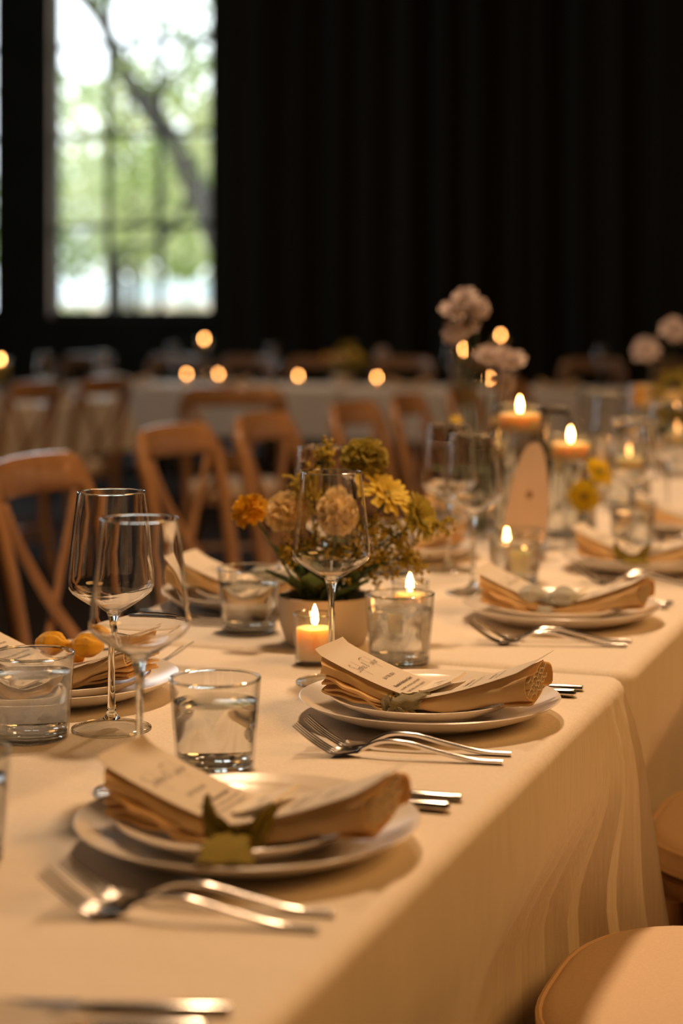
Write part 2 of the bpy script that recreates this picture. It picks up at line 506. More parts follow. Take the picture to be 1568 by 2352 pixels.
# ================================================================== OUTSIDE
struct('ground', MB().box(-60, 30, Y1 + 0.25, 90, -0.3, -0.12), M['lawn'])
def leaves(mb, c, r, n, size, rnd, rz=None):
    rz = rz or r
    for _ in range(n):
        while True:
            p = Vector((rnd.uniform(-1, 1), rnd.uniform(-1, 1), rnd.uniform(-1, 1)))
            if 0.25 < p.length < 1: break
        p = Vector((c[0] + p.x * r, c[1] + p.y * r, c[2] + p.z * rz))
        d = Vector((rnd.gauss(0, 1), rnd.gauss(0, 1), rnd.gauss(0, 1))).normalized()
        e = d.orthogonal().normalized()
        s = size * rnd.uniform(0.6, 1.3)
        mb.add([p - d * s, p + e * s * 0.5 + d * 0.1 * s, p + d * s, p - e * s * 0.5 + d * 0.1 * s], [(0, 1, 2, 3)])
def tree(label, x, y, h, trunk_r, clumps, m, limbs, seed, leaf=0.09, dens=1.0):
    rnd = random.Random(seed)
    t = thing('garden_tree', label, 'tree', (x, y, -0.12))
    tr = MB()
    tr.tube(cat([(0, 0, 0), (0.06, 0.0, h * 0.35), (-0.05, 0, h * 0.7), (0.03, 0, h)]), [trunk_r * (1 - 0.75 * i / 18) for i in range(19)], 10)
    obj('trunk', tr, M['bark'], t)
    for pts, r in limbs:
        p = cat(pts, 5)
        obj('branch', MB().tube(p, [r * (1 - 0.7 * i / (len(p) - 1)) for i in range(len(p))], 8), M['bark'], t)
    f = MB()
    for cx, cy, cz, r, rz, n in clumps: leaves(f, (cx, cy, cz), r, int(n * dens), leaf, rnd, rz)
    obj('foliage', f, m, t, smooth=False, kind='stuff')
    return t
# leaning tree in front of the window: its limb crosses the panes diagonally
tree('dark leaning tree whose bough crosses the window', -9.0, 21.3, 6.8, 0.26,
     [(-2.2, -0.6, 6.9, 1.3, 0.8, 300), (-3.6, -0.9, 6.3, 1.0, 0.9, 160), (-0.7, -0.2, 5.6, 0.9, 0.8, 200), (-0.9, -0.2, 4.5, 0.8, 0.6, 170), (-1.9, -0.4, 5.7, 0.7, 0.5, 120), (-1.3, -0.3, 3.2, 0.8, 0.5, 90), (-2.6, -0.6, 4.2, 0.8, 0.4, 70)], M['leaf_a'],
     [([(-0.1, 0, 1.5), (-0.85, -0.2, 3.3), (-1.5, -0.4, 4.3), (-2.0, -0.55, 5.3), (-3.1, -0.9, 6.2)], 0.19),
      ([(-1.4, -0.35, 4.1), (-1.0, -0.3, 4.3), (-0.3, -0.1, 5.2)], 0.07),
      ([(-0.7, -0.15, 3.0), (-1.1, -0.2, 2.3), (-1.7, -0.3, 2.2)], 0.06),
      ([(-1.95, -0.5, 5.2), (-1.7, -0.45, 5.9), (-1.0, -0.3, 6.5)], 0.08)], 5, 0.09)
tree('pale green tree standing behind the leaning tree', -14.8, 29.5, 7.2, 0.11,
     [(0, 0, 4.2, 2.2, 1.7, 1000), (2.0, 0.5, 4.6, 1.6, 1.5, 560), (1.0, 0.3, 2.9, 2.0, 0.8, 420)], M['leaf_b'], [([(0, 0, 3.0), (1.2, 0.2, 4.0), (2.2, 0.4, 4.8)], 0.09)], 6, 0.13)
tree('mid green tree far behind the window', -18.5, 36.0, 7.5, 0.25,
     [(0, 0, 4.6, 2.8, 2.0, 1000), (2.4, 0, 3.6, 2.2, 1.6, 900), (-2.5, 0, 3.4, 2.0, 1.4, 600)], M['leaf_a'], [([(0, 0, 3.0), (1.4, 0.2, 4.2), (2.4, 0.4, 5.2)], 0.1)], 7, 0.16)
tree('bright green tree far at the right of the window', -11.9, 36.5, 9.5, 0.25,
     [(0, 0, 6.2, 2.6, 2.3, 1150), (1.2, 0, 3.6, 2.0, 1.2, 600)], M['leaf_b'], [([(0, 0, 4.0), (1.0, 0.2, 5.0), (1.8, 0.4, 6.2)], 0.1)], 8, 0.16)
for k, (x, y, h, m_) in enumerate(((-25.5, 47, 6.5, 'leaf_a'), (-21.8, 46, 5.6, 'leaf_b'), (-18.2, 47, 6.8, 'leaf_a'), (-14.6, 46, 6.0, 'leaf_b'), (-11.2, 47, 7.5, 'leaf_a'))):
    tree(('far tree at the left end of the garden row', 'second far tree in the garden row', 'third far tree in the garden row', 'fourth far tree in the garden row', 'far tree at the right end of the garden row')[k],
         x, y, h * 0.8, 0.2, [(0, 0, h * 0.55, 2.3, h * 0.42, 900), (0.6, 0, 1.2, 2.2, 1.0, 500)], M[m_], [([(0, 0, h * 0.4), (0.8, 0.2, h * 0.6), (1.3, 0.3, h * 0.8)], 0.08)], 20 + k, 0.2)
for x, y, s, lb in ((-19.0, 27.5, 1.0, 'round green shrub at the left below the window'), (-18.0, 33.0, 0.85, 'round green shrub before the garden wall')):
    t = thing('garden_shrub', lb, 'shrub', (x, y, -0.12))
    f = MB(); rnd = random.Random(int(x * 7)); leaves(f, (0, 0, 0.9 * s), 1.2 * s, 900, 0.09, rnd, 0.9 * s)
    obj('foliage', f, M['leaf_a'], t, smooth=False, kind='stuff')
    obj('stem', MB().tube([(0, 0, 0), (0.02, 0, 0.7 * s)], 0.05, 8), M['bark'], t)
gw = thing('garden_wall', 'low stone garden wall with a pale blue-white panel on top, beyond the window', 'wall', (-14.5, 39.5, -0.12), R(0))
obj('stone_base', MB().box(-9, 9, 0, 0.4, 0, 1.62), M['stone'], gw, False)
for k in range(6):
    obj('panel', MB().box(-8.9 + k * 3.0, -6.0 + k * 3.0, 0.08, 0.3, 1.63, 2.15), M['pale_blue'], gw, False)

# ================================================================== TABLES AND CLOTHS
TZ = 0.75
def table(label, x0, x1, y0, y1, legs=True):
    t = thing('banquet_table', label, 'table', ((x0 + x1) / 2, (y0 + y1) / 2, 0))
    hx, hy = (x1 - x0) / 2 - 0.02, (y1 - y0) / 2 - 0.02
    obj('tabletop', MB().box(-hx, hx, -hy, hy, TZ - 0.035, TZ - 0.004), M['wood'], t, False)
    for sx in (-1, 1):
        for sy in (-1, 1):
            obj('leg', MB().tube([(sx * (hx - 0.12), sy * (hy - 0.2), 0), (sx * (hx - 0.12), sy * (hy - 0.2), TZ - 0.035)], 0.02, 8), M['steel'], t)
def tablecloth(label, x0, x1, y0, y1, seed, push=(), fine=0.016, calm=False, hem=0.015):
    # push: (side, centre, half width, depth) where chairs press the drop inward
    rnd = random.Random(seed)
    rc = 0.03
    per = []     # (x, y, nx, ny, s)
    def line(ax, ay, bx, by, nx, ny):
        L = math.hypot(bx - ax, by - ay); n = max(2, int(L / fine))
        for i in range(n): per.append([lerp(ax, bx, i / n), lerp(ay, by, i / n), nx, ny])
    def arc(cx, cy, a0):
        for i in range(10):
            a = a0 + PI / 2 * i / 10
            per.append([cx + rc * math.cos(a), cy + rc * math.sin(a), math.cos(a), math.sin(a)])
    line(x1, y0 + rc, x1, y1 - rc, 1, 0); arc(x1 - rc, y1 - rc, 0)
    line(x1 - rc, y1, x0 + rc, y1, 0, 1); arc(x0 + rc, y1 - rc, PI / 2)
    line(x0, y1 - rc, x0, y0 + rc, -1, 0); arc(x0 + rc, y0 + rc, PI)
    line(x0 + rc, y0, x1 - rc, y0, 0, -1); arc(x1 - rc, y0 + rc, -PI / 2)
    N = len(per); s = 0
    for i in range(N):
        per[i].append(s)
        q = per[(i + 1) % N]; s += max(1e-6, math.hypot(q[0] - per[i][0], q[1] - per[i][1]))
    corners = [(x1, y1), (x0, y1), (x0, y0), (x1, y0)]
    ph = [rnd.uniform(0, 6.28) for _ in range(6)]
    vs = []; fs = []
    re = 0.016
    rings = []
    for k in range(4):                       # rounded top edge
        a = PI / 2 * k / 4
        rings.append((-re + re * math.sin(a), TZ - re + re * math.cos(a), 0.0))
    nd = 22
    for k in range(nd + 1):
        t = k / nd
        rings.append((0.0, TZ - re - (TZ - re - hem) * t, t * (TZ - hem) / 0.735))
    for off, z, t in rings:
        for x, y, nx, ny, s in per:
            dc = min(math.hypot(x - cx, y - cy) for cx, cy in corners)
            w = math.exp(-(dc / 0.16) ** 2)
            tt = t ** 0.85
            f = 0.5 * math.sin(s * 19 + ph[0] + 0.5 * math.sin(s * 3)) + 0.3 * math.sin(s * 41 + ph[1]) + 0.2 * math.sin(s * 73 + ph[2])
            o = off + 0.012 * t + 0.024 * tt * f
            sa = s + 0.13 * math.atan2(ny, nx)
            c = 0.07 + 0.055 * math.sin(sa * 118 + ph[3]) + 0.024 * math.sin(sa * 233 + ph[4])
            co = t ** 0.7 * w * c * (0.12 if calm else 1.0)
            for side, cc, hw, dp in push:
                if (side == '+x' and nx > 0.5) or (side == '-x' and nx < -0.5):
                    o -= dp * math.exp(-((y - cc) / hw) ** 4) * smooth01((t - 0.08) / 0.25)
            vs.append((x + nx * (o + co), y + ny * (o + 0.12 * co), z))
    K = len(rings)
    for k in range(K - 1):
        for i in range(N):
            j = (i + 1) % N
            fs.append((k * N + i, (k + 1) * N + i, (k + 1) * N + j, k * N + j))
    fs.append(tuple(range(N)))               # the flat top
    mb = MB(); mb.add(vs, fs)
    o = obj('tablecloth', mb, M['linen'])
    tag(o, label, 'tablecloth', 'cream linen tablecloths')
XR, XL = -0.416, -1.18
CH1, CH2 = (-0.225, 1.84), (-0.235, 2.50)
table('banquet table nearest the camera, hidden under cream linen', XL, XR, 0.25, 2.147)
tablecloth('cream linen tablecloth with a draped corner on the nearest table', XL, XR, 0.25, 2.147, 1,
           push=[('+x', 1.80, 0.26, 0.075), ('+x', 1.2, 0.26, 0.05)], fine=0.01)
table('second banquet table of the long row, under cream linen', XL, XR, 2.157, 4.60)
tablecloth('cream linen tablecloth on the second table of the row', XL, XR, 2.157, 4.60, 2,
           push=[('+x', 2.52, 0.26, 0.075), ('+x', 3.1, 0.26, 0.05), ('+x', 3.7, 0.26, 0.05)], calm=True)
table('third banquet table of the long row, under cream linen', XL, XR, 4.625, 7.06)
tablecloth('cream linen tablecloth on the third table of the row', XL, XR, 4.625, 7.06, 3, fine=0.03, calm=True)
table('banquet table across the aisle at the left, under cream linen', -5.11, -4.35, 6.2, 8.64)
tablecloth('cream linen tablecloth on the table across the aisle at the left', -5.11, -4.35, 6.2, 8.64, 4, fine=0.03, hem=0.47, push=[('+x', 6.83, 0.26, 0.06), ('+x', 7.43, 0.26, 0.06)])
table('left banquet table of the row below the window wall', -5.5, -3.67, 10.0, 10.76)
tablecloth('cream linen tablecloth on the left table below the window wall', -5.5, -3.67, 10.0, 10.76, 5, fine=0.03, calm=True, hem=0.45)
table('right banquet table of the row below the curtains', -3.64, -1.8, 10.0, 10.76)
tablecloth('cream linen tablecloth on the right table below the curtains', -3.64, -1.8, 10.0, 10.76, 6, fine=0.03, calm=True, hem=0.45)

# ================================================================== CHAIRS
def trap(hw_f, hw_b, yf, yb, rf, rb, n=8):
    # rounded trapezoid outline, counter-clockwise
    P = [(hw_f, yf, rf), (-hw_f, yf, rf), (-hw_b, yb, rb), (hw_b, yb, rb)]
    out = []
    for i in range(4):
        x, y, r = P[i]; px, py, _ = P[i - 1]; qx, qy, _ = P[(i + 1) % 4]
        a = Vector((px - x, py - y)).normalized(); b = Vector((qx - x, qy - y)).normalized()
        A = Vector((x, y)) + a * r; B = Vector((x, y)) + b * r; Cn = Vector((x, y))
        for k in range(n + 1):
            t = k / n
            out.append(A * (1 - t) ** 2 + Cn * 2 * t * (1 - t) + B * t * t)
    return out
def slab(outl, layers):
    # layers: (inset scale, z)
    n = len(outl); vs = []; fs = []
    c = sum((p for p in outl), Vector((0, 0))) / n
    for sc_, z in layers:
        for p in outl:
            q = c + (p - c) * sc_; vs.append((q.x, q.y, z))
    for k in range(len(layers) - 1):
        for i in range(n):
            j = (i + 1) % n
            fs.append((k * n + i, k * n + j, (k + 1) * n + j, (k + 1) * n + i))
    fs.append(tuple(reversed(range(n)))); fs.append(tuple(range((len(layers) - 1) * n, len(layers) * n)))
    return MB().add(vs, fs)
def make_chair():
    t = thing('crossback_chair', 'chair', 'chair')
    so = trap(0.220, 0.185, 0.21, -0.20, 0.19, 0.10, 12)
    obj('seat', slab(so, [(0.97, 0.425), (1.0, 0.43), (1.0, 0.448), (0.98, 0.452)]), M['wood'], t)
    cu = slab(so, [(0.93, 0.4525), (0.985, 0.458), (1.0, 0.468), (1.0, 0.484), (0.985, 0.492), (0.93, 0.500), (0.8, 0.506), (0.6, 0.510), (0.35, 0.512), (0.1, 0.513)])
    cuo = obj('cushion', cu, M['cushion'], t)
    c = sum(so, Vector((0, 0))) / len(so)
    for z in (0.489, 0.463):
        obj('piping', MB().tube([(*(c + (p - c) * 0.998), z) for p in so], 0.0045, 6, loop=True), M['piping'], cuo)
    # bent hoop: rear legs, posts and top rail in one sweep
    half = [(0.205, -0.275, 0.0), (0.192, -0.215, 0.24), (0.186, -0.205, 0.455), (0.192, -0.225, 0.62), (0.199, -0.252, 0.76), (0.199, -0.268, 0.82)]
    top = [(0.170, -0.284, 0.858), (0.09, -0.306, 0.864), (0.0, -0.314, 0.865)]
    L = half + top + [(-x, y, z) for x, y, z in reversed(half + top[:-1])]
    p = cat(L, 4)
    rr = []
    for q in p:
        w = smooth01((0.205 - abs(q.x)) / 0.05) if q.z > 0.79 else 0.0
        rr.append((lerp(0.0175, 0.041, w), lerp(0.0155, 0.0125, w)))
    obj('back_frame', MB().tube(p, rr, 14, up=(0, 1, 0), sq=0.6), M['wood'], t)
    for s in (-1, 1):
        q = cat([(s * 0.172, -0.268 + 0.007 * s, 0.82), (s * 0.12, -0.262 + 0.007 * s, 0.74), (s * 0.035, -0.245 + 0.008 * s, 0.63), (-s * 0.06, -0.223 + 0.007 * s, 0.53), (-s * 0.14, -0.203 + 0.003 * s, 0.45)], 4)
        obj('cross_strip', MB().tube(q, [(0.016, 0.006)] * len(q), 8, up=(0, 1, 0)), M['wood'], t)
        obj('leg', MB().tube([(s * 0.19, 0.185, 0.0), (s * 0.18, 0.17, 0.25), (s * 0.172, 0.16, 0.43)], [0.013, 0.017, 0.018], 10), M['wood'], t)
        obj('stretcher', MB().tube([(s * 0.186, 0.175, 0.17), (s * 0.197, -0.228, 0.19)], [0.009, 0.009], 8), M['wood'], t)
    obj('stretcher', MB().tube([(-0.184, 0.17, 0.22), (0.184, 0.17, 0.22)], [0.009, 0.009], 8), M['wood'], t)
    obj('stretcher', MB().tube([(-0.192, -0.215, 0.26), (0.192, -0.215, 0.26)], [0.009, 0.009], 8), M['wood'], t)
    return Proto(t)
chair = make_chair()
GC = 'cross-back wooden chairs with cream cushions'
chair.put('cream cushioned chair pulled to the draped corner of the nearest table', (CH1[0], CH1[1], 0), R(90), GC)
chair.put('cream cushioned chair second along the right side, behind the draped cloth corner', (CH2[0], CH2[1], 0), R(90), GC)
lab = ['wooden cross-back chair nearest the two left wine glasses, table left side',
       'second wooden cross-back chair along the far side, behind the left wine glasses',
       'third wooden cross-back chair along the far side, left of the yellow flowers',
       'fourth wooden cross-back chair along the far side, above the yellow flowers',
       'fifth wooden cross-back chair along the far side of the long table',
       'sixth wooden cross-back chair along the far side of the long table',
       'seventh cross-back chair along the far side, left of the tall pink flowers']
for (x, y, a), lb in zip([(-1.50, 3.15, -87), (-1.67, 4.13, -92), (-1.67, 4.72, -90), (-1.66, 5.45, -92), (-1.67, 6.05, -88), (-1.66, 6.7, -90), (-1.62, 7.32, -92)], lab):
    chair.put(lb, (x, y, 0), R(a), GC)
for x, y, a, lb in ((-4.16, 6.83, 88, 'cross-back chair at the aisle table, cut by the left edge of the photo'),
                    (-4.12, 7.43, 84, 'cross-back chair at the aisle table, second from the left edge'),
                    (-2.93, 6.80, 20, 'lone cross-back chair in the aisle showing its whole crossed back')):
    chair.put(lb, (x, y, 0), R(a), GC)
for x, lb in ((-6.05, 'cross-back chair below the window, behind the tables, first from the left'), (-5.35, 'cross-back chair below the window, second from the left of the back row'),
              (-4.85, 'cross-back chair of the back row under the window edge, third from left'), (-4.30, 'cross-back chair of the back row before the curtain, fourth from left'),
              (-3.72, 'cross-back chair of the back row behind the far yellow flowers'), (-3.15, 'cross-back chair of the back row, left of the tall pink flowers'),
              (-2.42, 'cross-back chair of the back row, right of the tall pink flowers'), (-1.85, 'cross-back chair of the back row, far right before the curtain')):
    chair.put(lb, (x, 11.02 + 0.03 * math.sin(x * 5) + 0.09, 0), R(180 + 4 * math.sin(x * 7)), GC)

# ================================================================== TABLEWARE PROTOTYPES
def plate_profile(r, h):
    k = r / 0.14
    return [(0, 0.0012), (0.080 * k, 0.0012), (0.082 * k, 0.0), (0.087 * k, 0.0), (0.089 * k, 0.0025),
            (0.105 * k, 0.30 * h), (0.122 * k, 0.56 * h), (0.134 * k, 0.84 * h), (0.1392 * k, 0.975 * h), (0.14 * k, h),
            (0.1385 * k, h + 0.0005), (0.133 * k, h - 0.0018), (0.122 * k, 0.60 * h + 0.0028), (0.107 * k, 0.32 * h + 0.004), (0.092 * k, 0.14 * h + 0.0045), (0.07 * k, 0.0062), (0, 0.006)]
dinner = Proto(tag(obj('dinner_plate', MB().lathe(plate_profile(0.14, 0.024), 72), M['plate']), 'x', 'plate'))
salad = Proto(tag(obj('salad_plate', MB().lathe(plate_profile(0.102, 0.019), 64), M['plate']), 'x', 'plate'))
SZ = 0.0063              # salad plate stands on the dinner plate
NB = SZ + 0.0075         # napkin rests here
NX0, NX1 = -0.108, 0.120
def zbot(x):
    a = abs(x)
    return NB + 0.0135 * smooth01((a - 0.03) / 0.07) + 0.10 * max(0, a - 0.10)
def ztop(x):
    a = abs(x)
    return NB + 0.0120 + (0.041 if x < 0 else 0.037) * (a / 0.115) ** 1.3
def napkin_mesh(seed):
    rnd = random.Random(seed); mb = MB(); inner_mb = MB()
    n, m = 30, 28
    outer = []; inner = []
    for i in range(n + 1):
        x = NX0 + (NX1 - NX0) * i / n
        e = abs(x) / 0.115
        for ring, ins in ((outer, 0.0), (inner, 0.0022)):
            lift = 0.5 * smooth01((-x - 0.01) / 0.07) * (ztop(x) - zbot(x)) if x < 0 else 0.0
            zb, zt = zbot(x) + lift + ins, ztop(x) - ins
            hw = 0.043 + 0.004 * e ** 3 - ins
            hh = (zt - zb) / 2; zc = (zt + zb) / 2
            r = []
            for k in range(m):
                a = 2 * PI * k / m
                ca, sa = math.cos(a), math.sin(a)
                y = hw * math.copysign(abs(ca) ** 0.45, ca)
                z = zc + hh * math.copysign(abs(sa) ** 0.6, sa)
                z += 0.0012 * e * math.sin(5 * a + seed + x * 40) + 0.0005 * math.sin(x * 130 + 2 * a) + 0.0004 * math.sin(x * 310 + 5 * a)
                dx = 0.003 * math.sin(3 * a + seed) * e ** 6 * (1 if x > 0 else -1)
                r.append((x + dx, y + 0.0012 * math.sin(x * 50 + 4 * a) + 0.0006 * math.sin(x * 170 - 3 * a), z))
            ring.append(r)
    vs = [p for r in outer for p in r] + [p for r in inner for p in r]
    fs = []
    O = (n + 1) * m
    for i in range(n):
        for k in range(m):
            k2 = (k + 1) % m
            fs.append((i * m + k, (i + 1) * m + k, (i + 1) * m + k2, i * m + k2))
            fs.append((O + i * m + k, O + i * m + k2, O + (i + 1) * m + k2, O + (i + 1) * m + k))
    for i in (0, n):
        for k in range(m):
            k2 = (k + 1) % m
            q = (i * m + k, i * m + k2, O + i * m + k2, O + i * m + k)
            fs.append(q if i == 0 else tuple(reversed(q)))
    mb.add(vs, fs)
    # ruffled inner layers that show at both ends
    for sgn in (-1, 1):
        for l in range(5):
            fr = 0.12 + 0.19 * l
            ph = 1.3 + 0.7 * l + rnd.uniform(-0.5, 0.5)
            g = []
            for i in range(8):
                x = (NX1 if sgn > 0 else -NX0) * sgn * (0.42 + (0.575 - 0.02 * (l % 2)) * i / 7)
                row = []
                for k in range(49):
                    y = -0.037 + 0.074 * k / 48
                    z0, z1 = zbot(x) + 0.004 + (0.5 * (ztop(x) - zbot(x)) * smooth01((-x - 0.01) / 0.07) if x < 0 else 0), ztop(x) - 0.004
                    a = 0.055 * (z1 - z0) * (i / 7)
                    row.append((x, y, lerp(z0, z1, fr) + a * math.sin(y * 300 + ph) + 0.7 * a * math.sin(y * 540 + 2.3 * ph)))
                g.append(row)
            inner_mb.sheet(g, 0.0013)
    # loose folded edges under the raised far end, fanned out to the front
    for l in range(4):
        g = []
        for i in range(22):
            x = NX0 + 0.002 + 0.004 * (l % 2) + (0.098 - 0.012 * l) * i / 21
            h = 0.5 * (ztop(x) - zbot(x)) * smooth01((-x - 0.005) / 0.06)
            row = []
            for k in range(9):
                y = -0.0485 + 0.0018 * (l % 3) + 0.075 * k / 8
                wv = 0.0016 * math.sin(x * 95 + 1.7 * l) + 0.0010 * math.sin(x * 210 + l)
                fold = 0.0016 * math.cos(PI * k / 2) * max(0, 1 - k / 4)
                row.append((x, y + wv * 1.2, zbot(x) + 0.0016 + h * (0.08 + 0.27 * l) + wv * (0.7 if h > 0.003 else 0.15) - fold * (1 if h > 0.004 else 0)))
            g.append(row)
        mb.sheet(g, 0.0026)
    # a corner of cloth hanging out at the diner's end
    g = []
    for i in range(6):
        x = 0.090 + 0.030 * i / 5
        g.append([(x + 0.004 * math.sin(k), -0.044 + 0.012 * k / 4, lerp(zbot(x) + 0.001, zbot(x) + 0.004, k / 4)) for k in range(5)])
    mb.sheet(g, 0.0022)
    return mb, inner_mb
nk_outer, nk_inner = napkin_mesh(2)
nko = tag(obj('napkin', nk_outer, M['napkin']), 'x', 'napkin')
obj('folded_layers', nk_inner, M['napkin_lit'], nko, kind='stuff', label='ruffled cream layers at the open ends')
napkin = Proto(nko)

def zmenu(x):
    e = max(0, abs(x) - 0.108)
    return ztop(x) + 0.0022 + (0.5 if x < 0 else 0.2) * e
def flat_text(s, size, bold=False):
    cu = bpy.data.curves.new('lettering', 'FONT')
    cu.body = s; cu.size = size; cu.align_x = 'CENTER'
    if bold: cu.offset = 0.00012
    o = bpy.data.objects.new('lettering', cu); C.objects.link(o)
    dg = bpy.context.evaluated_depsgraph_get()
    me = bpy.data.meshes.new_from_object(o.evaluated_get(dg))
    vs = [v.co.copy() for v in me.vertices]; fs = [tuple(p.vertices) for p in me.polygons]
    bpy.data.objects.remove(o); bpy.data.curves.remove(cu); bpy.data.meshes.remove(me)
    return vs, fs
def strokes_mesh(strokes, w):
    # pen strokes: lists of 2-D points -> thin ribbons
    vs = []; fs = []
    for st in strokes:
        P = [Vector((p[0], p[1], 0)) for p in st]
        P = cat(P, 4) if len(P) > 2 else P
        b = len(vs)
        for i, p in enumerate(P):
            t = P[min(i + 1, len(P) - 1)] - P[max(i - 1, 0)]
            nrm = Vector((-t.y, t.x, 0)).normalized() if t.length > 1e-9 else Vector((0, 1, 0))
            ww = w * (0.45 + 0.75 * abs(math.sin(2.2 * i / max(1, len(P) - 1) + 0.4)))
            vs += [p + nrm * ww, p - nrm * ww]
        for i in range(len(P) - 1):
            fs.append((b + 2 * i, b + 2 * i + 1, b + 2 * i + 3, b + 2 * i + 2))
    return vs, fs
# "Sophie & Taylor" in a tall handwritten script (units of 1 = x-height)
SCRIPT = [
    [(0.9, 2.2), (0.5, 2.5), (0.1, 2.0), (0.5, 1.1), (0.6, 0.3), (0.1, -0.1), (-0.3, 0.2)],                 # S
    [(1.1, 0.9), (0.9, 0.4), (1.15, 0.0), (1.4, 0.5), (1.15, 0.9), (1.5, 0.8)],                             # o
    [(1.7, 1.0), (1.6, -2.0)], [(1.65, 0.6), (2.0, 1.0), (2.1, 0.4), (1.7, 0.1)],                            # p
    [(2.5, 3.0), (2.35, 0.0)], [(2.38, 0.5), (2.65, 0.9), (2.75, 0.0)],                                      # h
    [(3.0, 0.9), (2.98, 0.0)], [(3.05, 1.35), (3.1, 1.42)],                                                  # i
    [(3.25, 0.4), (3.6, 0.65), (3.45, 0.95), (3.22, 0.5), (3.4, 0.05), (3.8, 0.3)],                          # e
    [(5.1, 0.2), (4.5, 1.3), (4.75, 1.8), (4.95, 1.4), (4.4, 0.5), (4.6, 0.0), (5.0, 0.5)],                  # &
    [(5.3, 2.3), (5.9, 2.75), (7.2, 2.65)], [(6.15, 2.5), (6.0, -0.6)],                                      # T
    [(6.9, 0.9), (6.55, 0.5), (6.75, 0.0), (7.0, 0.8), (7.05, 0.0)],                                         # a
    [(7.25, 0.9), (7.4, 0.1), (7.7, 0.95)], [(7.7, 0.95), (7.45, -1.6)],                                     # y
    [(8.15, 2.9), (8.0, 0.0)],                                                                               # l
    [(8.5, 0.9), (8.3, 0.4), (8.5, 0.05), (8.75, 0.5), (8.5, 0.9)],                                          # o
    [(8.95, 0.9), (8.95, 0.0)], [(8.95, 0.5), (9.15, 0.9), (9.4, 0.85)],                                     # r
]
def menu_mesh():
    g = []
    for i in range(41):
        x = -0.115 + 0.240 * i / 40
        g.append([(x + 0.002 * (k / 6 - 0.5), -0.041 + 0.082 * k / 6, zmenu(x) + 0.0004 * math.sin(k)) for k in range(7)])
    return MB().sheet(g, 0.0005)
def letter_mesh():
    mb = MB()
    def place(vs, fs, x0, y0, zoff=0.0010):
        # text reads along +y, its up is -x
        out = []
        for v in vs:
            x = x0 - v.y; y = y0 + v.x
            out.append((x, y, zmenu(x) + zoff))
        mb.add(out, fs)
    u = 0.0066
    vs, fs = strokes_mesh([[((px - 4.6) * u, py * u * 0.85) for px, py in st] for st in SCRIPT], 0.00024)
    place(vs, fs, -0.068, 0.0)
    for s, size, x0, b in (('JULY 06, 2024', 0.0058, -0.044, False), ('Roasted Heirloom Salad', 0.0056, -0.028, True),
                           ('cucumber, tomatoes, goat cheese', 0.0046, -0.0205, False), ('fresh herbs, lemon vinaigrette', 0.0046, -0.0135, False),
                           ('Braised Short Rib', 0.0052, 0.046, True), ('potato puree, roasted carrots, jus', 0.0046, 0.0535, False),
                           ('Almond Cake', 0.0052, 0.072, True), ('berries, whipped cream', 0.0046, 0.0795, False)):
        vs, fs = flat_text(s, size, b); place(vs, fs, x0, 0.0)
    return mb
mt = thing('menu_card', 'x', 'menu card')
pc = obj('card', menu_mesh(), M['paper'], mt)
obj('lettering', letter_mesh(), M['ink'], pc, kind='stuff')
menu = Proto(mt)
# folded name tag lying on the menu
tt = thing('name_tag', 'x', 'tag')
def tag_z(x): return zmenu(x) + 0.0042
def tag_card():
    mb = MB()
    g = []
    for i in range(9):
        x = -0.006 + 0.036 * i / 8
        g.append([(x, -0.020 + 0.056 * k / 6, zmenu(x) + 0.0020 + 0.0065 * max(0, x + 0.006) / 0.036 + 0.0004 * math.sin(k * 1.3)) for k in range(7)])
    return mb.sheet(g, 0.0030)
tc_ = obj('card', tag_card(), M['tag'], tt)
TS = [[(-0.6, 0.2), (-0.5, 1.0), (-0.2, 0.5), (0.0, 1.1), (0.25, 0.3)], [(-0.3, 1.5), (0.2, 1.55)]]
TS2 = [[(1.1, 0.0), (1.15, 0.2)], [(1.6, 0.2), (1.75, 1.7)], [(2.1, 0.9), (2.4, 1.4), (2.3, 2.2)], [(2.5, 0.9), (2.6, 2.1)]]
for st, mm in ((TS, M['brown_ink']), (TS2, M['ink'])):
    vs, fs = strokes_mesh([[((px - 0.6) * 0.0085 + 0.004, py * 0.0085) for px, py in s_] for s_ in st], 0.00045)
    obj('lettering', MB().add([(0.018 - v.y, v.x, zmenu(0.018 - v.y) + 0.0039 + 0.0065 * (0.024 - v.y) / 0.036) for v in vs], fs), mm, tc_, kind='stuff', label='brown handwritten stroke' if mm is M['brown_ink'] else 'black handwritten stroke')
nametag = Proto(tt)

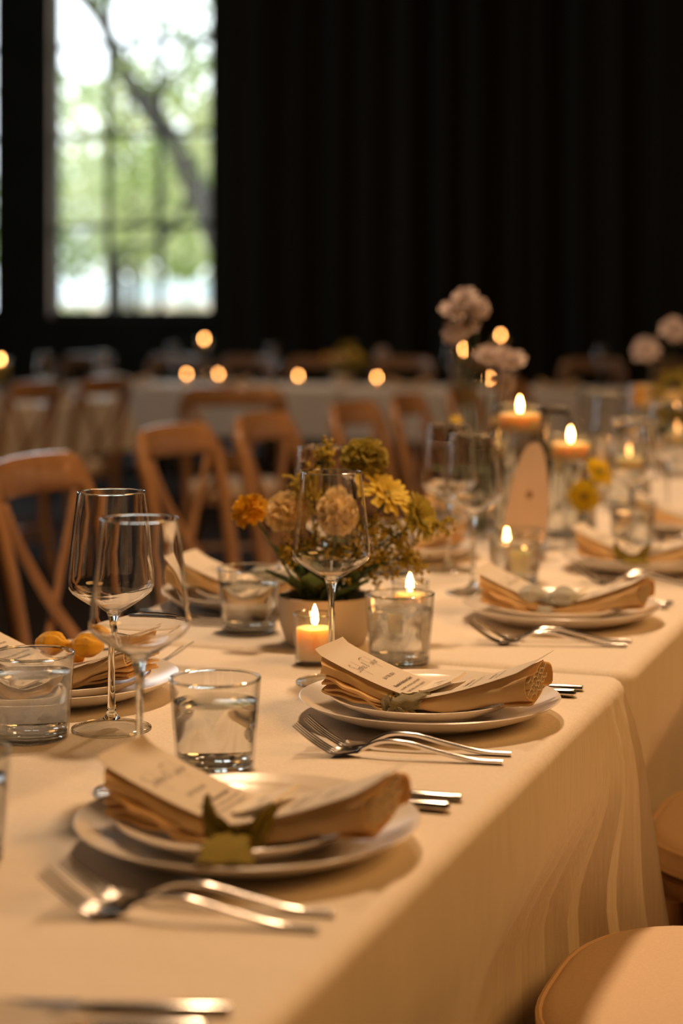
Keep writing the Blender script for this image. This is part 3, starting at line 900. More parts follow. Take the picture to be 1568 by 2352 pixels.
def strip(mb, path, wid, w0, w1=None, th=0.0012, fray=0.0, seed=1):
    # ribbon along path; wid = unit width direction
    rnd = random.Random(seed)
    p = cat(path, 5); w1 = w1 or w0; wd = Vector(wid).normalized()
    g = []
    for i, q in enumerate(p):
        w = lerp(w0, w1, i / (len(p) - 1)) * (1 + 0.10 * math.sin(i * 1.3 + seed) + 0.06 * math.sin(i * 2.9))
        g.append([q + Vector((0, -0.4, 1)) * (0.0011 * math.sin(k * 1.5 + seed + i * 0.5)) + wd * (w * (k / 8 - 0.5)) + Vector((0, 0, rnd.uniform(0, fray) if i == len(p) - 1 else 0)) for k in range(9)])
    mb.sheet(g, th)
YF = -0.0475      # front face of the napkin
def knot_ribbon(name, m, kind, seed=1):
    t = thing(name, 'x', 'ribbon')
    zc = NB + 0.007
    band = MB()
    strip(band, [(0, YF + 0.0035, NB + 0.0118), (0, YF - 0.0005, NB + 0.009), (0, YF - 0.001, NB + 0.002), (0, YF + 0.004, NB - 0.001)], (1, 0, 0), 0.020, 0.020, seed=seed)
    obj('band', band, m, t)
    loops = MB()
    if kind == 'frayed':
        strip(loops, [(-0.002, YF - 0.002, NB + 0.002), (0.000, YF - 0.006, NB + 0.007), (0.002, YF - 0.004, NB + 0.013), (0.004, YF + 0.006, NB + 0.0165), (0.006, YF + 0.012, NB + 0.0175)], (1, 0.25, 0.1), 0.030, 0.034, fray=0.003, seed=3)
        strip(loops, [(-0.016, YF - 0.002, NB + 0.001), (-0.019, YF - 0.004, NB + 0.006), (-0.020, YF + 0.001, NB + 0.0125), (-0.018, YF + 0.008, NB + 0.016)], (0.8, 0.5, 0), 0.012, 0.010, fray=0.002, seed=4)
        tail = MB(); strip(tail, [(-0.010, YF - 0.004, NB + 0.006), (-0.006, YF - 0.008, NB + 0.003), (0.002, YF - 0.012, NB + 0.0015)], (0.3, 0, 1), 0.008, 0.006, seed=5)
        obj('loop', loops, m, t); obj('tail', tail, m, t)
    elif kind == 'leaf':
        for sx, lift in ((-1, 0.028), (1, 0.026)):
            l = MB(); strip(l, [(sx * 0.004, YF - 0.003, NB + 0.004), (sx * 0.015, YF - 0.007, NB + 0.012), (sx * 0.024, YF - 0.003, NB + 0.024), (sx * 0.030, YF + 0.006, NB + lift + 0.008)], (0.75, 0.1, -0.6 * sx), 0.030, 0.005, seed=7 + sx)
            obj('loop', l, m, t)
        tail = MB(); strip(tail, [(-0.004, YF - 0.003, NB + 0.012), (0.002, YF - 0.022, NB + 0.0125), (0.012, YF - 0.052, NB + 0.0165), (0.018, YF - 0.066, NB + 0.016), (0.025, YF - 0.084, NB + 0.0135)], (0.94, 0.34, 0), 0.026, 0.042, seed=9)
        obj('tail', tail, m, t)
    else:
        for sx in (-1, 1):
            l = MB().ball((0, 0, 0), 0.025, 0.017, 0.013, 36, 24)
            l.v = [(x * (1 - 0.25 * (x * sx < 0)) + sx * 0.018, y * (0.55 + 0.45 * smooth01((x * sx + 0.024) / 0.036)) + YF + 0.016 + 0.002 * math.sin(x * 300),
                    z * (0.5 + 0.5 * smooth01((x * sx + 0.024) / 0.03)) * (1 + 0.12 * math.sin(9 * math.atan2(y, z))) + NB + 0.026) for x, y, z in l.v]
            obj('loop', l, m, t)
    if kind != 'frayed':
        k = MB().ball((0, YF - 0.002 if kind == 'leaf' else YF + 0.014, NB + (0.008 if kind == 'leaf' else 0.022)), 0.008, 0.006, 0.006, 12, 8)
        obj('knot', k, m, t)
    return Proto(t)

def fork_mesh():
    mb = MB()
    # x: 0 = handle end (towards diner), -0.205 = tine tips
    hp = cat([(0, 0, 0.0028), (-0.03, 0, 0.0034), (-0.065, 0, 0.010), (-0.095, 0, 0.0165), (-0.118, 0, 0.0165), (-0.134, 0, 0.010), (-0.143, 0, 0.005)], 5)
    n = len(hp)
    rr = [(lerp(0.0026, 0.0022, i / n), lerp(0.0036, 0.0027, smooth01(i / n * 1.3))) for i in range(n)]
    rr[-1] = (0.0016, 0.006); rr[-2] = (0.0018, 0.0048); rr[-3] = (0.002, 0.0038)
    mb.tube(hp, rr, 10, up=(0, 1, 0))
    # palm
    def pz(x):                      # x in -0.205..-0.14
        t = (-0.14 - x) / 0.065
        return 0.0050 - 0.0030 * math.sin(min(1, t * 1.8) * PI / 2) + 0.027 * max(0, t - 0.30) ** 1.4 / 0.607
    g = []
    for i in range(9):
        t = i / 8; x = -0.140 - 0.026 * t
        hw = lerp(0.005, 0.0118, smooth01(t * 1.2))
        g.append([(x, hw * (k / 6 * 2 - 1), pz(x) + 0.0014 * (k / 6 * 2 - 1) ** 2) for k in range(7)])
    mb.sheet(g, 0.0018)
    for q in (-1.5, -0.5, 0.5, 1.5):
        pts = []
        for i in range(9):
            x = -0.163 - 0.042 * i / 8
            pts.append((x, q * 0.0064, pz(x) + 0.0003))
        mb.tube(pts, [(lerp(0.0011, 0.0007, i / 8), lerp(0.0019, 0.0010, i / 8)) for i in range(9)], 8, up=(0, 1, 0))
    return mb
fork = Proto(tag(obj('fork', fork_mesh(), M['steel']), 'x', 'fork'))
def knife_proto(flat):
    t = thing('table_knife', 'x', 'knife')
    h = MB()
    if flat:
        h.tube([(0, 0, 0.0035), (-0.002, 0, 0.0035), (-0.05, 0, 0.0035), (-0.095, 0, 0.0035)], [(0.0028, 0.0042), (0.0033, 0.0052), (0.003, 0.0046), (0.0026, 0.004)], 12, up=(0, 1, 0))
    else:
        h.tube([(0, 0, 0.005), (-0.002, 0, 0.005), (-0.006, 0, 0.005), (-0.05, 0, 0.0046), (-0.095, 0, 0.004)], [(0.002, 0.003), (0.0045, 0.0062), (0.005, 0.0072), (0.0042, 0.006), (0.0034, 0.0048)], 12, up=(0, 1, 0))
    obj('handle', h, M['steel'], t)
    g = []
    for i in range(12):
        s = i / 11; x = -0.094 - 0.112 * s
        hw = 0.0085 * (1 - max(0, s - 0.75) ** 2 * 12)
        g.append([(x, -0.004 + (hw + 0.004) * k / 3 if k < 3 else hw, 0.0030) for k in range(4)])
    obj('blade', MB().sheet(g, 0.0016), M['steel'], t)
    return Proto(t)
knife_r, knife_f = knife_proto(False), knife_proto(True)

# wine glass: thin tulip bowl, drawn stem, flat foot
wg = thing('wine_glass', 'x', 'wine glass')
bo = [(0.0045, 0.118), (0.008, 0.1215), (0.019, 0.1275), (0.033, 0.1365), (0.0425, 0.1435), (0.0455, 0.149), (0.0455, 0.156), (0.0440, 0.172), (0.0415, 0.195), (0.0385, 0.220), (0.0355, 0.246), (0.0353, 0.2468)]
bi = [(0.0345, 0.2466), (0.0376, 0.220), (0.0406, 0.195), (0.0431, 0.172), (0.0446, 0.156), (0.0446, 0.1495), (0.0417, 0.1443), (0.032, 0.1373), (0.018, 0.1286), (0.008, 0.1238), (0, 0.1228)]
obj('bowl', MB().lathe(bo + bi, 64), M['bowl_glass'], wg)
obj('stem', MB().lathe([(0, 0.0115), (0.0095, 0.0115), (0.0055, 0.016), (0.0042, 0.024), (0.0036, 0.045), (0.0034, 0.085), (0.0042, 0.106), (0.0065, 0.1165), (0.0085, 0.1212), (0.004, 0.1222), (0, 0.1224)], 24), M['solid_glass'], wg)
obj('foot', MB().lathe([(0, 0.0005), (0.040, 0.0), (0.0412, 0.0012), (0.040, 0.0026), (0.030, 0.0045), (0.018, 0.0075), (0.0095, 0.0113), (0, 0.0114)], 56), M['glass'], wg)
obj('foot_rim', MB().tube([(0.0405 * math.cos(2 * PI * k / 56), 0.0405 * math.sin(2 * PI * k / 56), 0.0014) for k in range(56)], 0.0013, 8, loop=True), M['solid_glass'], wg)
obj('rim', MB().tube([(0.0349 * math.cos(2 * PI * k / 56), 0.0349 * math.sin(2 * PI * k / 56), 0.2467) for k in range(56)], 0.0008, 8, loop=True), M['solid_glass'], wg)
wine = Proto(wg)
def tumbler_proto(m, level=0.064):
    t = thing('water_glass', 'x', 'water glass')
    H = 0.086
    ro = lambda z: 0.0372 + (0.0435 - 0.0372) * z / H
    o = [(0, 0.0), (0.0345, 0.0), (0.0368, 0.0015)] + [(ro(z), z) for z in (0.004, 0.02, 0.04, 0.06, 0.08, H - 0.0006)] + [(ro(H) - 0.0011, H), (ro(H) - 0.0022, H - 0.0008)] + [(ro(z) - 0.0022, z) for z in (0.08, 0.06, 0.04, 0.02, 0.011)] + [(0.033, 0.0095), (0, 0.0092)]
    obj('vessel', MB().lathe(o, 56), m, t)
    obj('rim', MB().tube([((ro(H) - 0.0011)*math.cos(2*PI*k/56), (ro(H) - 0.0011)*math.sin(2*PI*k/56), H) for k in range(56)], 0.0014, 8, loop=True), M['solid_glass'], t)
    obj('thick_base', MB().lathe([(0, 0.0006), (0.0340, 0.0006), (0.0358, 0.002), (0.0358, 0.0075), (0.0335, 0.0088), (0, 0.0085)], 48), M['solid_glass'], t)
    w = [(0, 0.0102), (0.0325, 0.0104), (ro(0.0115) - 0.0026, 0.012)] + [(ro(z) - 0.0025, z) for z in (0.02, 0.035, 0.05, level - 0.001)] + [(ro(level) - 0.0023, level + 0.0006), (ro(level) - 0.004, level), (0, level - 0.0002)]
    obj('water', MB().lathe(w, 56), M['water'], t)
    return Proto(t)
tumbler = tumbler_proto(M['glass'])
tumbler_cold = tumbler_proto(M['frosted'], 0.067)

def flame_mesh(s=1.0):
    return MB().lathe([(0, 0), (0.0024 * s, 0.001 * s), (0.0042 * s, 0.005 * s), (0.0045 * s, 0.009 * s), (0.0036 * s, 0.015 * s), (0.0018 * s, 0.0215 * s), (0, 0.026 * s)], 12)
vh = tag(obj('votive_holder', MB().lathe([(0, 0), (0.0225, 0), (0.0238, 0.0015), (0.0240, 0.006), (0.0262, 0.0615), (0.0257, 0.062), (0.0248, 0.0612), (0.0226, 0.0065), (0, 0.006)], 40), M['glass']), 'x', 'candle holder')
obj('rim', MB().tube([(0.0254*math.cos(2*PI*k/40), 0.0254*math.sin(2*PI*k/40), 0.0618) for k in range(40)], 0.0011, 8, loop=True), M['solid_glass'], vh)
votive = Proto(vh)
vc = thing('votive_candle', 'x', 'candle')
obj('wax', MB().lathe([(0, 0.0), (0.0205, 0.0), (0.0212, 0.001), (0.0222, 0.036), (0.0215, 0.0385), (0.019, 0.0385), (0.012, 0.0372), (0, 0.0370)], 36), M['wax'], vc)
obj('wick', MB().tube([(0, 0, 0.036), (0.0004, 0, 0.040), (0.001, 0, 0.0425)], 0.0007, 6), M['wick'], vc)
fl = obj('flame', flame_mesh(), M['flame'], vc); fl.location = (0.001, 0, 0.0415)
vcandle = Proto(vc)
fc = thing('floating_candle', 'x', 'candle')
obj('wax', MB().lathe([(0, -0.022), (0.026, -0.022), (0.033, -0.016), (0.0385, 0.004), (0.0385, 0.008), (0.036, 0.0105), (0.018, 0.0085), (0, 0.008)], 44), M['wax'], fc)
obj('wick', MB().tube([(0, 0, 0.008), (0, 0, 0.014)], 0.0008, 6), M['wick'], fc)
fl = obj('flame', flame_mesh(1.12), M['flame'], fc); fl.location = (0, 0, 0.0135)
floatc = Proto(fc)
def cylinder_vase(label, x, y, r, h, water_to, loc_z=TZ):
    t = thing('glass_cylinder', label, 'vase', (x, y, loc_z), 0, 'clear glass cylinder vases')
    obj('vessel', MB().lathe([(0, 0), (r - 0.003, 0), (r, 0.003), (r, h - 0.001), (r - 0.0012, h), (r - 0.0025, h - 0.001), (r - 0.0025, 0.010), (0, 0.010)], 48), M['glass'], t)
    obj('rim', MB().tube([((r - 0.0012)*math.cos(2*PI*k/48), (r - 0.0012)*math.sin(2*PI*k/48), h) for k in range(48)], 0.0014, 8, loop=True), M['solid_glass'], t)
    if water_to:
        rw = r - 0.0030
        obj('water', MB().lathe([(0, 0.0104), (rw, 0.0106), (rw, water_to), (0, water_to)], 48), M['water'], t)
    return t

# ================================================================== PLACE SETTINGS
rib = {'frayed': knot_ribbon('ribbon', M['sage'], 'frayed'), 'leaf': knot_ribbon('ribbon', M['olive_ribbon'], 'leaf'),
       'bow': knot_ribbon('ribbon', M['yellow_ribbon'], 'bow'), 'grey': knot_ribbon('ribbon', M['blue_ribbon'], 'bow')}
def setting(x, y, side, ph, ribbon=None, rlabel=None, forks=True, knives=True, tagc=True, fy=8, ky=1, kv=0.0, bx=-0.012, bz=0.0):
    s = 1 if side == 'R' else -1
    rz = 0 if side == 'R' else PI
    def at(lx, ly, z=0.0): return (x + s * lx, y + s * ly, TZ + z)
    dinner.put('cream dinner plate ' + ph, at(0, 0), rz, 'dinner plates')
    salad.put('smaller cream salad plate ' + ph, at(-0.006, 0.0, SZ), rz, 'salad plates')
    napkin.put('folded cream napkin ' + ph, at(0, 0), rz, 'folded napkins')
    menu.put('printed menu card on the napkin ' + ph, at(0, 0), rz, 'menu cards')
    if tagc: nametag.put('small name tag on the menu ' + ph, at(0, 0), rz, 'name tags')
    if ribbon: rib[ribbon].put(rlabel, at(bx, 0, bz), rz, 'napkin ribbons')
    if forks:
        fork.put('fork next to the plate ' + ph, at(0.126, -0.139), rz + R(fy), 'forks')
        fork.put('outer fork away from the plate ' + ph, at(0.127, -0.174), rz + R(fy - 1), 'forks')
    if knives:
        knife_r.put('round-handled knife next to the plate ' + ph, at(0.126, 0.150 + kv), rz + R(ky), 'knives')
        knife_f.put('flat-handled outer knife ' + ph, at(0.126, 0.186 + kv), rz + R(ky - 1), 'knives')
setting(-0.572, 1.350, 'R', 'of the blurred near setting with the olive ribbon', 'leaf', 'olive green ribbon knotted like a leaf, tail over the near plate', bx=0.012)
setting(-0.573, 1.850, 'R', 'of the sharp middle setting with the sage ribbon', 'frayed', 'frayed sage velvet ribbon on the sharp middle napkin')
setting(-0.580, 2.500, 'R', 'of the setting with the grey ribbon', 'grey', 'pale grey-blue ribbon bow on the third napkin', fy=15)
setting(-0.565, 3.050, 'R', 'of the setting with the hanging green ribbon', 'leaf', 'green ribbon with a hanging tail on the fourth napkin')
setting(-0.570, 3.620, 'R', 'of the setting cut by the right edge', None, None, tagc=False)
setting(-1.005, 1.815, 'L', 'of the left setting with the yellow bow', 'bow', 'bright yellow ribbon bow on the left napkin', bx=0.0, bz=0.012)
setting(-1.030, 2.480, 'L', 'of the left setting behind the flower bowl glass', 'grey', 'pale ribbon bow on the napkin behind the left water glass')
setting(-1.000, 3.060, 'L', 'of the left setting behind the yellow flowers', None, None, tagc=False)
setting(-1.000, 3.640, 'L', 'of the left setting beside the tall bud vases', None, None, tagc=False)
setting(-1.000, 4.220, 'L', 'of the left setting beyond the tall candles', None, None, tagc=False)
setting(-1.000, 5.100, 'L', 'of the first left setting on the third table', None, None, tagc=False)
setting(-1.000, 5.780, 'L', 'of the second left setting on the third table', None, None, tagc=False)
setting(-0.570, 0.800, 'R', 'of the cropped setting at the lower left corner', None, None, forks=False, tagc=False, ky=18, kv=0.035)

GT, GW = 'water glasses', 'wine glasses'
for p, x, y, lb in ((tumbler, -0.699, 1.570, 'water glass beside the near wine glass, behind the near plate'),
                    (tumbler_cold, -0.697, 2.125, 'misted water glass right of the lit votive, behind the sharp napkin'),
                    (tumbler, -0.730, 2.820, 'water glass before the bright candle, behind the grey-ribbon napkin'),
                    (tumbler_cold, -0.925, 1.620, 'misted water glass at the left edge, beside the yellow bow'),
                    (tumbler, -0.960, 2.270, 'water glass left of the white flower bowl'),
                    (tumbler, -0.775, 1.238, 'water glass cropped by the left edge of the photo'),
                    (tumbler, -0.640, 3.340, 'water glass behind the fourth right plate'),
                    (tumbler, -0.950, 2.850, 'water glass behind the yellow flowers on the left side'),
                    (tumbler, -0.905, 3.465, 'water glass between the tall bud vases and the candles'),
                    (tumbler, -0.900, 4.030, 'water glass far along the left side, second table end'),
                    (tumbler, -0.930, 4.900, 'water glass first on the third table'),
                    (tumbler, -0.800, 5.280, 'water glass second on the third table')):
    p.put(lb, (x, y, TZ), random.uniform(0, 6), GT)
for x, y, lb in ((-0.867, 1.683, 'sharp empty wine glass at the left with its foot in view'),
                 (-0.729, 1.470, 'blurred empty wine glass in front of the sharp left one'),
                 (-0.735, 1.985, 'empty wine glass in front of the yellow flowers'),
                 (-0.886, 2.360, 'empty wine glass behind the flower arrangement'),
                 (-0.766, 2.700, 'empty wine glass right of the flowers, before the tall jars'),
                 (-0.870, 2.920, 'empty wine glass at the left setting behind the flowers'),
                 (-0.620, 3.230, 'empty wine glass behind the fourth right plate'),
                 (-0.845, 3.565, 'empty wine glass behind the two tall candles'),
                 (-0.660, 3.830, 'empty wine glass near the right edge of the photo'),
                 (-0.840, 4.120, 'empty wine glass far along the second table'),
                 (-0.890, 4.790, 'empty wine glass first on the third table'),
                 (-0.780, 5.640, 'empty wine glass beside the far yellow arrangement')):
    wine.put(lb, (x, y, TZ), 0, GW)

# candles
for x, y, rise, lb in ((-0.795, 2.085, 0, 'before the white flower bowl'), (-0.767, 2.385, 0, 'behind the misted middle water glass'),
                 (-0.780, 2.960, 0.012, 'before the tall sign, behind a water glass'), (-0.92, 3.78, 0, 'on the far left part of the second table')):
    votive.put('clear glass votive holder ' + lb, (x, y, TZ), 0, 'votive holders')
    vcandle.put('lit cream votive candle ' + lb, (x, y, TZ + 0.0063), random.uniform(0, 6), 'votive candles')
for x, y, z, lb in ((-0.822, 3.21, 0.985, 'tallest and nearest of three'), (-0.780, 3.44, 0.917, 'middle of the tall three'), (-0.770, 3.97, 0.85, 'lowest and farthest of three'),
                    (-0.800, 4.86, 0.85, 'alone on the third table')):
    cylinder_vase('clear glass cylinder with water and a floating candle, ' + lb, x, y, 0.05, z - TZ + 0.03, z - TZ - 0.004)
    floatc.put('lit floating candle in a glass cylinder, ' + lb, (x, y, z + 0.006), 0, 'floating candles')
cylinder_vase('tall empty glass cylinder before the far yellow arrangement', -0.93, 4.45, 0.06, 0.24, 0)
# far tables
for x, y, lb in ((-4.86, 10.47, 'at the left of the window table'), (-4.67, 10.54, 'second from left on the window table'), (-4.07, 10.40, 'at the middle of the window table'),
                 (-3.53, 10.32, 'left on the curtain table'), (-2.84, 10.36, 'behind the tall pink flower stems')):
    votive.put('small votive holder far away ' + lb, (x, y, TZ), 0, 'votive holders')
    vcandle.put('far lit votive candle ' + lb, (x, y, TZ + 0.0063), 0, 'votive candles')
for x, y, z, lb in ((-4.76, 10.52, 1.0, 'high under the window'), (-3.01, 10.42, 0.945, 'high beside the pink flowers'), (-4.70, 7.92, 0.93, 'on the aisle table at the left edge'), (-2.82, 10.55, 1.03, 'high behind the pink flowers')):
    cylinder_vase('far glass cylinder with floating candle ' + lb, x, y, 0.05, z - TZ + 0.03, z - TZ - 0.004)
    floatc.put('far lit floating candle ' + lb, (x, y, z + 0.006), 0, 'floating candles')
for x, y, lb in ((-5.15, 10.25, 'left end of the window table'), (-4.45, 10.22, 'middle of the window table'), (-3.3, 10.22, 'left on the curtain table'), (-2.4, 10.25, 'right on the curtain table'),
                 (-4.53, 6.9, 'aisle table, front'), (-4.53, 7.5, 'aisle table, second'), (-4.53, 8.1, 'aisle table, third')):
    dinner.put('far cream dinner plate, ' + lb, (x, y, TZ), 0, 'dinner plates')
    napkin.put('far folded napkin on a plate, ' + lb, (x, y, TZ - SZ), 0, 'folded napkins')
    wine.put('far empty wine glass, ' + lb, (x + 0.22, y + 0.17, TZ), 0, GW)

# arched wooden table sign between the tall candles
sg = thing('table_sign', 'tall rounded pale wooden sign leaning before the tallest candle', 'sign', (-0.778, 3.10, TZ), R(8))
out = []
for k in range(40):
    a = 2 * PI * k / 40
    yy = math.sin(a); w = 0.036 * (1 - 0.28 * yy) * (1.0 if yy > -0.2 else 1.0)
    out.append((w * math.copysign(abs(math.cos(a)) ** 0.75, math.cos(a)) + 0.010 * yy, 0.106 + 0.100 * yy))
mb = MB(); n = len(out)
mb.add([(x, -0.004, z) for x, z in out] + [(x, 0.004, z) for x, z in out], [tuple(range(n)), tuple(reversed(range(n, 2 * n)))] + [(i, i + n, (i + 1) % n + n, (i + 1) % n) for i in range(n)])
obj('board', mb, M['sign'], sg)
obj('foot', MB().lathe([(0, 0), (0.03, 0), (0.03, 0.008), (0.012, 0.011), (0, 0.011)], 24), M['wood'], sg)
obj('knot_hole', MB().ball((0.002, -0.0045, 0.115), 0.006, 0.0012, 0.007, 12, 6), M['wood'], sg, label='dark knot in the wood')

# ================================================================== FLOWERS
def petal(mb, c, d, up, L, W, curl=0.3):
    d = d.normalized(); s = d.cross(up)
    s = s.normalized() if s.length > 1e-6 else d.orthogonal().normalized()
    u = s.cross(d).normalized()
    p = [c, c + d * L * 0.45 + s * W * 0.5 + u * L * 0.05, c + d * L * 0.45 - s * W * 0.5 + u * L * 0.05, c + d * L * 0.45 - u * L * 0.06,
         c + d * L * 0.92 + s * W * 0.34 - u * L * curl * 0.6, c + d * L * 0.92 - s * W * 0.34 - u * L * curl * 0.6, c + d * L - u * L * curl * 0.5]
    mb.add(p, [(0, 1, 3), (0, 3, 2), (1, 4, 6, 3), (3, 6, 5, 2)])
def pompon(r, seed, n=150, L=0.45, W=0.42, flat=0.8, lo=-0.35):
    rnd = random.Random(seed); mb = MB()
    mb.ball((0, 0, 0), r * 0.66, r * 0.66, r * 0.66 * flat, 14, 8)
    for i in range(n):
        z = 1 - (1 - lo) * (i + 0.5) / n
        a = i * 2.39996
        q = math.sqrt(max(0, 1 - z * z))
        d = Vector((q * math.cos(a), q * math.sin(a), z * flat)).normalized()
        dd = (d + Vector((rnd.gauss(0, .22), rnd.gauss(0, .22), rnd.gauss(0, .22)))).normalized()
        c = Vector((d.x * r * 0.6, d.y * r * 0.6, d.z * r * 0.6 * flat))
        petal(mb, c, dd, Vector((rnd.gauss(0, 1), rnd.gauss(0, 1), 1)), r * L * rnd.uniform(0.85, 1.15), r * W, 0.4)
    return mb
def daisy(r, seed, rows=3, per=16, W=0.3, rise=0.25):
    rnd = random.Random(seed); mb = MB()
    for k in range(rows):
        for i in range(per - 2 * k):
            a = 2 * PI * (i + 0.5 * k) / (per - 2 * k) + rnd.gauss(0, 0.06)
            d = Vector((math.cos(a), math.sin(a), rise * (k + 0.4) + rnd.gauss(0, 0.05)))
            petal(mb, Vector((0, 0, 0.0)) + d * r * 0.08, d, Vector((0, 0, 1)), r * (1 - 0.22 * k), r * W, 0.25)
    return mb
def to_dir(d):
    return Vector((0, 0, 1)).rotation_difference(Vector(d).normalized()).to_matrix().to_4x4()
def flower(name, label, root, rz, foot, head, face, bloom, m, bend=0.3, r_stem=0.0016, eye=None, sprigs=0, group='cut flowers', leaf=0, scale=1.0):
    t = thing(name, label, 'flower', root, rz, group)
    foot, head = Vector(foot), Vector(head)
    mid = foot.lerp(head, 0.5) + Vector((0, 0, bend * (head - foot).length * 0.3))
    p = bez(foot, foot.lerp(mid, 0.6) + Vector((0, 0, 0.01)), mid.lerp(head, 0.4), head, 12)
    st = obj('stem', MB().tube(p, r_stem, 6), M['stem'], t)
    mt_ = Matrix.Translation(head) @ to_dir(face)
    if bloom:
        b = MB(); b.v, b.f = list(bloom.v), list(bloom.f); b.xf(mt_)
        bo_ = obj('bloom', b, m, t)
        # green cup under the bloom
        cup = MB().lathe([(0, -0.006), (0.004, -0.005), (0.007, 0.0), (0.005, 0.003), (0, 0.004)], 10).xf(mt_)
        obj('calyx', cup, M['leafg'], t)
        if eye: obj('eye', MB().ball((0, 0, 0.003), eye, eye, eye * 0.5, 10, 6).xf(mt_), M['dark_eye'], bo_)
    rnd = random.Random(len(label))
    for k in range(leaf):
        q = p[3 + (k * 3) % 8]
        lf = MB(); a = rnd.uniform(0, 6.28)
        petal(lf, q, Vector((math.cos(a), math.sin(a), 0.5)), Vector((0, 0, 1)), 0.05, 0.02, 0.3)
        obj('leaf', lf, M['leafg'], t)
    return t
def sprig(label, root, rz, foot, tip, spread, n, m, size=0.003, droop=0.0, group='filler sprigs'):
    t = thing('goldenrod_sprig', label, 'flower', root, rz, group)
    rnd = random.Random(len(label) * 7 + n)
    foot, tip = Vector(foot), Vector(tip)
    p = bez(foot, foot + Vector((0, 0, 0.05)), tip + Vector((-(tip.x - foot.x) * 0.3, 0, 0.03 - droop)), tip, 14)
    obj('stem', MB().tube(p, 0.0012, 6), M['stem'], t)
    tw = MB(); fl = MB()
    for k in range(n):
        i = rnd.randint(6, 14); q = p[i]
        e = q + Vector((rnd.gauss(0, 1), rnd.gauss(0, 1), rnd.gauss(0.25, .8))).normalized() * spread * rnd.uniform(0.3, 1) * (1.25 - (i - 6) / 11)
        tw.tube([q, q.lerp(e, 0.5) + Vector((0, 0, 0.002)), e], 0.0005, 4, cap=False)
        for _ in range(5):
            c = e + Vector((rnd.gauss(0, 1), rnd.gauss(0, 1), rnd.gauss(0, 1))) * size * 1.3
            s = size * rnd.uniform(0.7, 1.2)
            fl.add([c + Vector(v) * s for v in ((1, 0, 0), (-1, 0, 0), (0, 1, 0), (0, -1, 0), (0, 0, 1), (0, 0, -1))],
                   [(0, 2, 4), (2, 1, 4), (1, 3, 4), (3, 0, 4), (2, 0, 5), (1, 2, 5), (3, 1, 5), (0, 3, 5)])
    obj('twigs', tw, M['stem'], t, kind='stuff')
    obj('florets', fl, m, t, smooth=False, kind='stuff')
    return t
def greens(label, root, rz, spots, group='leafy greens'):
    t = thing('leafy_greens', label, 'foliage', root, rz, group)
    rnd = random.Random(len(label))
    obj('stem', MB().tube(bez((0, 0, 0.03), (0, 0, 0.06), (0.01, 0, 0.08), (0.0, 0.0, 0.11), 8), 0.0015, 6), M['stem'], t)
    for k, (x, y, z, dx, dy, dz, L) in enumerate(spots):
        lf = MB(); petal(lf, Vector((x, y, z)), Vector((dx, dy, dz)), Vector((0, 0, 1)), L, L * 0.34, 0.35)
        obj('leaf', lf, M['leafg'], t)
    return t
def flower_bowl(label, x, y):
    t = thing('flower_bowl', label, 'bowl', (x, y, TZ), 0, 'ceramic flower bowls')
    obj('body', MB().lathe([(0, 0.0), (0.046, 0.0), (0.052, 0.004), (0.060, 0.028), (0.0625, 0.050), (0.0625, 0.064), (0.061, 0.0655), (0.059, 0.064), (0.058, 0.045), (0.045, 0.008), (0, 0.006)], 56), M['bowl'], t)
    obj('moss', MB().lathe([(0, 0.012), (0.044, 0.012), (0.0555, 0.04), (0.04, 0.052), (0, 0.056)], 32), M['foam'], t)
    return t
pm1, pm2, pm3, pm4 = pompon(0.024, 1, 110, flat=0.9), pompon(0.029, 2, 190, flat=0.75), pompon(0.032, 3, 220, L=0.36, W=0.34, flat=0.62), pompon(0.031, 4, 170, flat=0.8)
ds1, ds2 = daisy(0.036, 5, 4, 20, 0.26, 0.32), daisy(0.033, 6, 4, 20, 0.26, 0.4)
